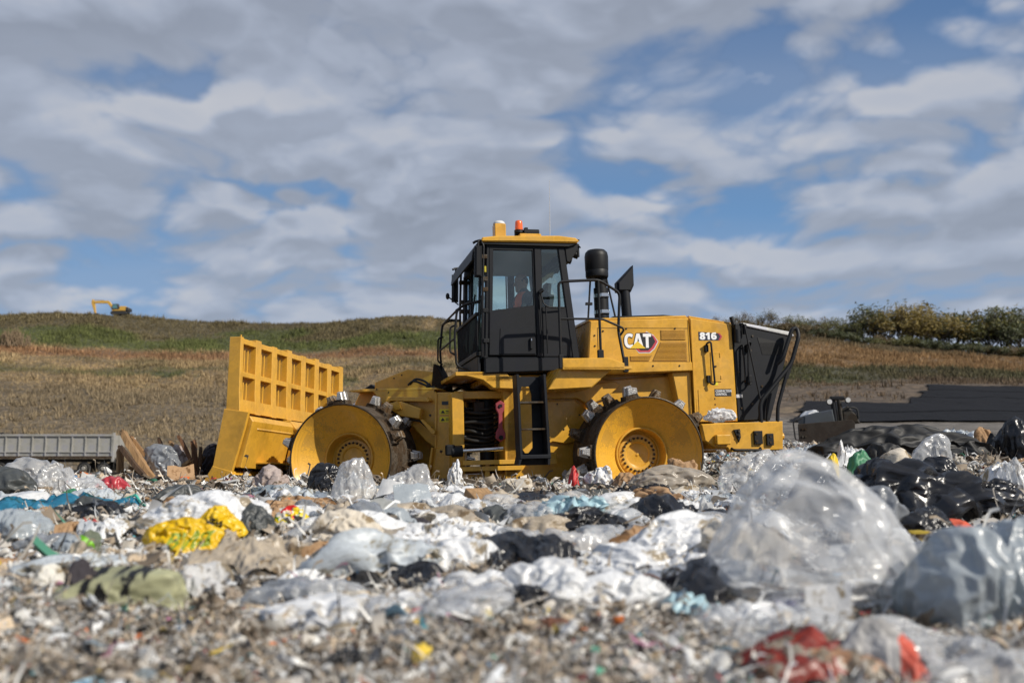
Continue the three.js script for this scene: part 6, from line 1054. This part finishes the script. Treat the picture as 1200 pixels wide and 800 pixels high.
['timber','weathered dark brown timber, rightmost among the loose wood heap pieces','timber','board',-4.52,-14.08,0.4,0.08,0.28,0.01,'dark_wood',{tilt:0.9}],
['plank','thick tan plank leaning up at the left of the wood heap','plank','board',-5.13,-13.6,0.82,0.13,0.57,0.1,'pine',{tilt:-0.95}],
['plank','second tan plank leaning alongside the thick one','plank','board',-5.12,-13.8,0.71,0.08,0.5,0.1,'pine2',{tilt:-0.92}],
['plank','splintered dark plank leaning below the tan planks','plank','board',-5.09,-13.4,0.65,0.09,0.45,0.1,'dark_wood',{tilt:-0.85}],
['plank','short tan board sticking out of the wood heap','plank','board',-4.85,-13.2,0.3,0.06,0.21,0.3,'pine2',{tilt:0.1}],
['white_board','white plastic board standing in the wood heap','board','card',-5.11,-14.2,0.51,0.39,0.36,-0.1,'whitefilm',{tilt:1.15}],
['grey_film','grey film crumpled over the wood heap','plastic film','bag',-4.88,-13.8,0.6,0.53,0.4,0,'smoky',{cr:0.24,det:18}],
['brown_film','brownish crumpled film in the middle of the wood heap','plastic film','bag',-4.75,-14,0.48,0.49,0.4,0,'pinkgrey',{cr:0.24,det:16}],
['plank','tan board end beside the white plastic board','plank','board',-4.86,-14.2,0.24,0.07,0.17,0.1,'pine',{tilt:-0.9,y:0.85}],
['plank','brown plank bending up by the blade','plank','board',-4.52,-13.8,0.67,0.07,0.47,0.1,'red_wood',{tilt:-1.15}],
['plank','upright splintered brown board near the blade','plank','board',-4.48,-14,0.56,0.1,0.39,0.1,'red_wood',{tilt:-1.4}],
['plank','second upright splintered board near the blade','plank','board',-4.4,-13.9,0.48,0.06,0.34,0.1,'dark_wood',{tilt:-1.62}],
['dark_bush','dark tangled rubbish beside the edge of the blade','rubbish','bag',-4.4,-14.4,0.32,0.51,0.4,0,'darkcloth',{cr:0.35,det:16}],
['yellow_block','cream block at the foot of the blade','block','slab',-3.91,-12.4,0.14,0.16,0.12,0.5,'pine',{}],
['cardboard_wad','torn cardboard at the foot of the wood heap','cardboard','card',-4.28,-12.8,0.35,0.2,0.25,0.4,'cardboard',{tilt:0.5}],
['orange_card','orange edged card in the wood heap','cardboard','card',-4.29,-12.7,0.2,0.11,0.14,-0.4,'orange',{tilt:0.5}],
['flat_board','weathered board lying flat before the wood heap','board','board',-3.82,-10.8,0.75,0.09,0.52,0.35,'grey_wood',{tilt:0.12}],
['white_scrap','little white plastic peak at the top of the wood heap','scrap','bag',-5.4,-14,0.11,0.16,0.1,0,'white',{cr:0.2,det:8,y:0.95}]
];

const occupied = [];
{
  let seed = 1;
  for (const [name, label, cat, kind, x, z, w, h, d, yaw, mat, o] of heroes) {
    seed++; let g, y = o.y ?? land(x, z), m = mats[mat]; const turn = kind === 'sheet' || kind === 'strap' ? 0 : yaw;
    if (label.includes('lettering')) m = mats.yellowtext;
    if (kind === 'bag') { g = o.boxy ? bagShape(seed, w, h * 1.04, d, o) : filmBag(seed, w, h * 1.04, d, o); y -= .03; } else if (kind === 'sheet') { g = sheetShape(seed, x, z, yaw, w, Math.max(h, .05), d, (o.n ?? 36) + 10); crumple(g, seed, { excess: .16, limit: Math.max(.03, Math.min(w, d) * .10), bend: .10, iters: 40, dir: [Math.cos(seed), 0, Math.sin(seed)] }); }
    else if (kind === 'card') { const t = o.tilt ?? .3; g = cardShape(seed, w, Math.max(h / Math.max(Math.sin(t), .35), w * .45), t, .006 + .004 * (w > .3)); }
    else if (kind === 'board') { g = boardShape(seed, w, Math.max(.02, h * .55), o.round ? 0 : Math.max(.07, h * 1.4), o.round); g.rotateZ(o.tilt ?? 0); g.computeBoundingBox(); g.translate(0, -g.boundingBox.min.y - .02, 0); g = metric(merge([g])); }
    else if (kind === 'slab') { g = o.rnd ? new THREE.CylinderGeometry(w / 2, w / 2, d, 28).rotateX(Math.PI / 2 - .2).scale(1, h / w, 1) : new RoundedBoxGeometry(w, Math.max(.03, h * .7), d, 2, .012); if (o.tilt) g.rotateX(o.tilt * (o.rnd ? -1 : 1)); g.computeBoundingBox(); g.translate(0, -g.boundingBox.min.y - .01, 0); }
    else if (kind === 'strap') { g = spline(o.pts, o.r ?? .012, 40, 8); y = 0; }
    const me = new THREE.Mesh(g, m); me.castShadow = me.receiveShadow = true;
    if (kind !== 'strap') { me.position.set(x, y, z); me.rotation.y = turn; }
    occupied.push([x, z, Math.max(w, d) * .5]);
    top(me, name, label, cat);
  }
}
// ---------- loose litter: shreds, flakes, wads and splinters nobody could count ----------
{
  const rnd = rng(2024);
  const bendQuad = (nx, ny, w, h, curl, twist, s) => { const g = new THREE.PlaneGeometry(w, h, nx, ny), p = g.attributes.position; for (let i = 0; i < p.count; i++) { const x = p.getX(i), y = p.getY(i), a = twist * y / h; p.setXYZ(i, x * Math.cos(a) * (1 + .3 * n2(y * 4 + s, 1, 5)), y, x * Math.sin(a) + curl * (y * y - .1) + .25 * n2(x * 2.4 + s, y * 2.4, 7)); } g.rotateX(-Math.PI / 2); g.computeVertexNormals(); return g; };
  const wad = (s, det, amp) => { let g = new THREE.IcosahedronGeometry(.5, det); g.deleteAttribute('uv'); g.deleteAttribute('normal'); g = mergeVertices(g, 1e-4); const p = g.attributes.position; for (let i = 0; i < p.count; i++) { const x = p.getX(i), y = p.getY(i), z = p.getZ(i), k = 1 + amp * n3(x * 3.3 + s, y * 3.3, z * 3.3) + amp * .6 * n3(x * 7 + s, y * 7, z * 7); p.setXYZ(i, x * k * 1.2, y * k * .62, z * k); } const f = g.toNonIndexed(); f.computeVertexNormals(); return f; };
  const chip = (s) => { const g = new THREE.BoxGeometry(1, .14, .5, 2, 1, 1), p = g.attributes.position; for (let i = 0; i < p.count; i++) p.setXYZ(i, p.getX(i) * (1 + .3 * n3(p.getZ(i) * 9, s, p.getY(i) * 9)), p.getY(i) + .12 * n2(p.getX(i) * 3, s, 3), p.getZ(i) * (1 + .4 * n2(p.getX(i) * 4, s + 2, 4))); g.computeVertexNormals(); return g; };
  const kinds = [
    ['paper_shreds', 'small curled flakes of paper and film strewn through the refuse', [bendQuad(3, 3, 1, .8, .8, .6, 1), bendQuad(3, 3, .9, 1, -.7, 1.2, 5)]],
    ['film_strips', 'thin twisted strips of plastic strewn through the refuse', [bendQuad(1, 10, .11, 2.3, .6, 3.4, 2), bendQuad(1, 9, .26, 1.7, -.6, 2.2, 8)]],
    ['crumpled_scraps', 'crumpled wads of paper and film strewn through the refuse', [wad(1, 2, .55), wad(4, 3, .6)]],
    ['wood_chips', 'splinters and card chips strewn through the refuse', [chip(1), chip(6)]],
  ];
  const dull = [[.34, .285, .22], [.44, .35, .25], [.27, .22, .17], [.50, .46, .40], [.40, .37, .33], [.18, .14, .10]], pale = [[.62, .62, .61], [.55, .54, .51], [.70, .69, .66], [.48, .50, .52]], dark = [[.03, .03, .03], [.06, .055, .05], [.10, .085, .07]], vivid = [[.5, .06, .05], [.05, .18, .35], [.08, .30, .20], [.62, .45, .05], [.65, .18, .04], [.10, .38, .45], [.45, .2, .3]];
  const pick = (l) => l[Math.floor(rnd() * l.length)];
  const N = 230000, per = kinds.flatMap(() => [0, 1]).map(() => []), c = new THREE.Color(), q = new THREE.Quaternion(), e = new THREE.Euler(), mtx = M4();
  for (let i = 0; i < N; i++) {
    const zone = rnd(); let D, s;
    if (zone < .54) { D = Math.sqrt(lerp(1.5 ** 2, 4.6 ** 2, rnd())); s = .009 + .024 * rnd() * rnd() + (rnd() < .03 ? .05 * rnd() : 0); }
    else if (zone < .86) { D = Math.sqrt(lerp(4.2 ** 2, 12 ** 2, rnd())); s = .02 + .055 * rnd() * rnd() + (rnd() < .04 ? .08 * rnd() : 0); }
    else { D = Math.sqrt(lerp(11.5 ** 2, 27 ** 2, rnd())); s = .04 + .12 * rnd() * rnd(); }
    const px = -120 + 1440 * rnd(); if (D > 14.5 && px < 800) { i--; continue; }
    const x = (px - 600) / 1150 * D, z = -D;
    const patch = fbm2(x * 1.7, z * 1.7, 3, 900), near = sstep(5.2, 3.6, D);
    let col, t = rnd();
    if (t < .028) col = pick(vivid); else if (t < .12 - .05 * near + (patch < -.2 ? .10 : 0)) col = pick(dark); else if (t < .46 - .04 * near + .5 * patch) col = pick(pale); else col = pick(dull);
    const b = .65 + .6 * rnd(), k = rnd() < .42 - .18 * near ? 0 : rnd() < .58 + .30 * near ? 1 : rnd() < .36 ? 2 : 3, v = rnd() < .5 ? 0 : 1;
    e.set((rnd() - .5) * (k === 3 ? 1 : 2.2), rnd() * 6.28, (rnd() - .5) * (k === 3 ? 1 : 2.2)); q.setFromEuler(e);
    const f = k === 1 ? 1.15 + .9 * rnd() * rnd() : k === 3 ? 1.3 : 1;
    mtx.compose(new THREE.Vector3(x, land(x, z) + s * (.15 + .55 * rnd()) + rnd() * rnd() * .035 * (D < 5 ? 1 : 1.6), z), q, new THREE.Vector3(s * f * (.7 + .6 * rnd()), s * f * (.7 + .6 * rnd()), s * f));
    per[k * 2 + v].push([mtx.clone(), col.map((u) => u * b)]);
  }
  const mat = std({ color: 0xffffff, roughness: .75, side: THREE.DoubleSide });
  kinds.forEach(([name, label, geos], k) => geos.forEach((g, v) => {
    const list = per[k * 2 + v], im = new THREE.InstancedMesh(g, mat, list.length);
    list.forEach(([m, cl], i) => { im.setMatrixAt(i, m); c.setRGB(...cl); im.setColorAt(i, c); });
    im.castShadow = im.receiveShadow = true; top(im, name, label + (v ? ', the broader ones' : ', the narrower ones'), 'litter', null, 'stuff');
  }));
}
// ---------- pieces one can pick out between the larger things ----------
{
  const rnd = rng(515), hue = { whitefilm: 'glossy white', white: 'chalky white', milky: 'milky', greyfilm: 'grey', clear: 'colourless', smoky: 'smoky', tanfilm: 'tan', blackfilm: 'shiny', blackmatt: 'matt', charcoal: 'faded', cardboard: 'brown', kraft: 'reddish brown', greypaper: 'grey', pine: 'tan', grey_wood: 'grey', dark_wood: 'dark', red_wood: 'reddish', denim: 'blue-grey', dirtycloth: 'whitish', pinkgrey: 'pinkish', redbrown: 'maroon', darkcloth: 'dark', cream: 'cream', red: 'red,', orange: 'orange,', yellow: 'yellow,', skyblue: 'sky-blue,', greenfilm: 'green,', cyan: 'cyan,', bluetarp: 'deep blue,' };
  const shapes = {
    film: Array.from({ length: 7 }, (_, i) => filmBag(300 + i, 1, .4, .8, { det: 10, cr: .32, flat: .5 })), fold: Array.from({ length: 5 }, (_, i) => filmBag(340 + i, 1, .3, .6, { det: 10, cr: .34, flat: .6 })),
    card: Array.from({ length: 6 }, (_, i) => cardShape(360 + i, 1, .7, .2 + .12 * i, .025)), board: Array.from({ length: 4 }, (_, i) => metric(merge([boardShape(380 + i, 1, .05, .13)]))),
  };
  const bottle = turned([[0, 0], [.13, 0], [.145, .03], [.14, .25], [.15, .3], [.145, .62], [.10, .78], [.05, .86], [.05, .93], [.058, .93], [.058, 1.0], [0, 1.0]], 16).rotateZ(Math.PI / 2).translate(.5, .14, 0), cup = turned([[0, .01], [.28, .01], [.3, .03], [.40, .95], [.43, .97], [.40, .98], [.28, .05], [0, .04]], 18).rotateZ(1.2).translate(.3, .3, 0);
  const kinds = [['film_scrap', 'film', ['whitefilm', 'white', 'milky', 'greyfilm'], 'crumpled pale plastic scrap', 'plastic', .13, .32, 84], ['film_scrap', 'fold', ['clear', 'clear', 'smoky', 'tanfilm'], 'crumpled clear plastic scrap', 'plastic', .14, .36, 52], ['black_scrap', 'fold', ['blackfilm', 'blackmatt', 'charcoal'], 'crumpled black plastic scrap', 'plastic', .10, .30, 40], ['card_piece', 'card', ['cardboard', 'cardboard', 'kraft', 'greypaper', 'white'], 'bent piece of cardboard', 'cardboard', .10, .28, 56], ['wood_piece', 'board', ['pine', 'grey_wood', 'dark_wood', 'red_wood'], 'short broken stick of wood', 'wood', .18, .5, 34], ['rag', 'film', ['denim', 'dirtycloth', 'pinkgrey', 'redbrown', 'darkcloth', 'cream'], 'crumpled rag', 'cloth', .12, .3, 34], ['bright_scrap', 'film', ['red', 'orange', 'yellow', 'skyblue', 'greenfilm', 'cyan', 'bluetarp'], 'brightly coloured plastic scrap', 'plastic', .06, .14, 30]];
  const zone = (x, D) => { const px = 600 + 1150 * x / D; const a = D < 5.2 ? 'in the foreground' : D < 8.6 ? 'in the middle of the litter' : D < 12.5 ? 'close to the machine' : 'behind the machine'; return `${px < 300 ? 'at the left' : px < 600 ? 'left of the centre' : px < 900 ? 'right of the centre' : 'at the right'} ${a}`; };
  for (const [name, sh, ms, label, cat, s0, s1, n] of kinds) for (let i = 0; i < n; i++) {
    const D = i % 4 === 3 ? lerp(12, 19, rnd()) : Math.sqrt(lerp(4.6 ** 2, 11.6 ** 2, rnd())), px = -30 + 1260 * rnd(); if (D > 12 && (px < 900 || D > 18)) { i--; continue; }
    const x = (px - 600) / 1150 * D, z = -D, s = lerp(s0, s1, rnd() * rnd()) * (D > 12 ? 1.5 : 1), mt = ms[Math.floor(rnd() * ms.length)], list = shapes[sh];
    const me = new THREE.Mesh(list[Math.floor(rnd() * list.length)], mats[mt]); me.castShadow = me.receiveShadow = true;
    me.scale.set(s * (.8 + .5 * rnd()), s * (.6 + .8 * rnd()), s * (.8 + .5 * rnd())); me.rotation.set((rnd() - .5) * .5, rnd() * 6.28, (rnd() - .5) * .5); me.position.set(x, land(x, z) + (sh === 'board' ? .05 : .0), z);
    const zn = zone(x, D), lb = `${hue[mt] ?? 'dull'} ${label} ${zn}`; top(me, name, lb, cat, lb);
  }
  for (const [g, nm, lb, ct, s, spots] of [[bottle, 'plastic_bottle', 'crushed clear plastic bottle', 'bottle', .24, [[-1.6, -7.6], [.5, -6.3], [2.2, -9.2], [-2.9, -6.9], [-.7, -9.8], [3.6, -9.4]]], [cup, 'paper_cup', 'white paper cup', 'cup', .12, [[-.9, -6.1], [1.1, -7.7], [-2.2, -8.4], [2.9, -7.9]]]])
    spots.forEach(([x, z], i) => { const me = new THREE.Mesh(g, nm === 'paper_cup' ? mats.white : mats.clear); me.castShadow = me.receiveShadow = true; me.scale.setScalar(s); me.position.set(x, land(x, z) + .02, z); me.rotation.set(.3 * (i % 3 - 1), i * 1.9, .2); top(me, nm, `${lb} lying ${zone(x, -z)}`, ct, lb + 's in the litter'); });
}

// ---------- torn sheets of film lying over the litter ----------
{
  const rnd = rng(808), words = { whitefilm: 'white', milky: 'milky white', clear: 'clear', greyfilm: 'pale grey', tanfilm: 'tan', blackfilm: 'glossy black', smoky: 'smoky grey', cream: 'cream', palefilm: 'bluish grey', blackmatt: 'dull black', tanclear: 'tan translucent', kraft: 'brown papery', charcoal: 'charcoal' };
  const list = ['whitefilm', 'clear', 'milky', 'greyfilm', 'clear', 'tanfilm', 'whitefilm', 'blackfilm', 'clear', 'smoky', 'palefilm', 'blackmatt', 'cream', 'tanclear', 'kraft', 'charcoal'];
  for (let i = 0; i < 96; i++) {
    const centre = rnd() < .55, D = Math.sqrt(lerp(4.5 ** 2, 10 ** 2, rnd())), px = centre ? 380 + 470 * rnd() : -40 + 1280 * rnd(), x = (px - 600) / 1150 * D, z = -D, w = .30 + .6 * rnd() * rnd() + .02 * D; if (occupied.some(([a, b, r]) => Math.hypot(a - x, b + .15 - z) < r * .9 + .05)) continue; const mt = list[Math.floor(rnd() * list.length)];
    const m = new THREE.Mesh(crumple(sheetShape(700 + i, x, z, rnd() * 3.1, w, .05 + .10 * rnd(), w * (.5 + .5 * rnd()), 34), 700 + i, { excess: .2, limit: w * .07, bend: .08, iters: 36, dir: [Math.cos(i), 0, Math.sin(i)] }), mats[mt]); m.castShadow = m.receiveShadow = true; m.position.set(x, land(x, z), z);
    const side = px < 300 ? 'at the left' : px < 600 ? 'left of the centre' : px < 900 ? 'right of the centre' : 'at the right', where = D < 6 ? 'nearest the shredded litter' : D < 8 ? 'in the middle of the litter' : 'close to the machine';
    top(m, 'film_sheet', `torn ${words[mt]} film lying ${side} ${where}`, 'plastic film', `torn ${words[mt]} film ${side} ${where}`);
  }
}

// ---------- bags lying over one another across the middle ----------
{
  const rnd = rng(4242), tone = { whitefilm: 'white', milky: 'milky white', clear: 'clear', greyfilm: 'pale grey', tanfilm: 'tan', blackfilm: 'glossy black', smoky: 'smoky grey', cream: 'cream', palefilm: 'bluish grey', charcoal: 'charcoal', kraft: 'brown paper', bluefilm: 'pale blue' };
  const list = ['whitefilm', 'blackfilm', 'clear', 'milky', 'whitefilm', 'clear', 'blackfilm', 'greyfilm', 'tanfilm', 'milky', 'whitefilm', 'blackfilm', 'clear', 'cream', 'smoky', 'kraft', 'palefilm', 'bluefilm'];
  const plump = Array.from({ length: 9 }, (_, i) => filmBag(900 + i, 1, .46, .8, { det: 12, cr: .22, flat: .4 })), limp = Array.from({ length: 9 }, (_, i) => filmBag(930 + i, 1, .26, .75, { det: 12, cr: .32, flat: .6 }));
  for (let i = 0; i < 300; i++) {
    const centre = rnd() < .6, D = lerp(3.45, 9.2, rnd()), px = centre ? 330 + 560 * rnd() : -40 + 1290 * rnd(), x = (px - 600) / 1150 * D, z = -D; if (px < 330 && D < 4.1) continue;
    const w = ((centre ? .26 : .2) + .36 * rnd() * rnd()) * (D > 5.5 ? 1.15 : 1), mt = list[Math.floor(rnd() * list.length)], flat = rnd() < .72; if (occupied.some(([a, b, r]) => Math.hypot(a - x, b + .15 - z) < r * .8 + .04)) continue;
    const m = new THREE.Mesh((flat ? limp : plump)[Math.floor(rnd() * 9)], mats[mt]); m.castShadow = m.receiveShadow = true; m.scale.set(w * (.9 + .5 * rnd()), w * (.7 + .5 * rnd()), w * (.8 + .4 * rnd())); m.position.set(x, land(x, z) - .01, z); m.rotation.set((rnd() - .5) * .4, rnd() * 6.28, (rnd() - .5) * .4);
    const side = px < 300 ? 'at the left' : px < 600 ? 'left of the centre' : px < 900 ? 'right of the centre' : 'at the right', where = D < 5 ? 'by the shredded litter' : D < 7 ? 'in the middle of the litter' : 'close to the machine', lb = `${flat ? 'limp flattened' : 'plump crumpled'} ${tone[mt]} bag ${side} ${where}`;
    top(m, 'plastic_bag', lb, 'bag', lb);
  }
}
// ---------- flattened cartons, cups, tubs and rags among the front shreds ----------
{
  const rnd = rng(6060), list = [['carton', 'card', ['cardboard', 'kraft', 'greypaper', 'white', 'bluewhite'], 'flattened carton', 'carton'], ['rag', 'rag', ['denim', 'redbrown', 'dirtycloth', 'darkcloth', 'teal'], 'crumpled rag', 'cloth'], ['film_scrap', 'rag', ['whitefilm', 'milky', 'blackfilm', 'clear', 'whitefilm'], 'screwed-up film', 'plastic']];
  const hue = { cardboard: 'brown', kraft: 'reddish brown', greypaper: 'grey', white: 'white', bluewhite: 'blue', denim: 'blue-grey', redbrown: 'maroon', dirtycloth: 'whitish', darkcloth: 'dark', teal: 'teal', whitefilm: 'white', milky: 'milky', blackfilm: 'black', clear: 'clear' };
  const rag = Array.from({ length: 6 }, (_, i) => crumple(bagShape(1200 + i, 1, .34, .7, { det: 9, cr: .2, flat: .5 }), 1200 + i, { excess: .3, limit: .1, bend: .08 })), card = Array.from({ length: 6 }, (_, i) => cardShape(1240 + i, 1, .7, .15 + .1 * i, .02));
  for (let i = 0; i < 66; i++) {
    const D = lerp(2.75, 4.6, rnd() ** .8), px = -20 + 1240 * rnd(), x = (px - 600) / 1150 * D, z = -D, [name, sh, ms, lb, cat] = list[i % 3], mt = ms[Math.floor(rnd() * ms.length)], s = .05 + .10 * rnd();
    const m = new THREE.Mesh(sh === 'card' ? card[i % 6] : rag[i % 6], mats[mt]); m.castShadow = m.receiveShadow = true; m.scale.set(s, s * (.8 + .5 * rnd()), s); m.rotation.set((rnd() - .5) * .7, rnd() * 6.28, (rnd() - .5) * .7); m.position.set(x, land(x, z) + .005, z);
    const t = `${hue[mt]} ${lb} in the front shreds ${px < 300 ? 'at the left' : px < 600 ? 'left of the centre' : px < 900 ? 'right of the centre' : 'at the right'}`; top(m, name, t, cat, t);
  }
}
renderer.render(scene, camera);
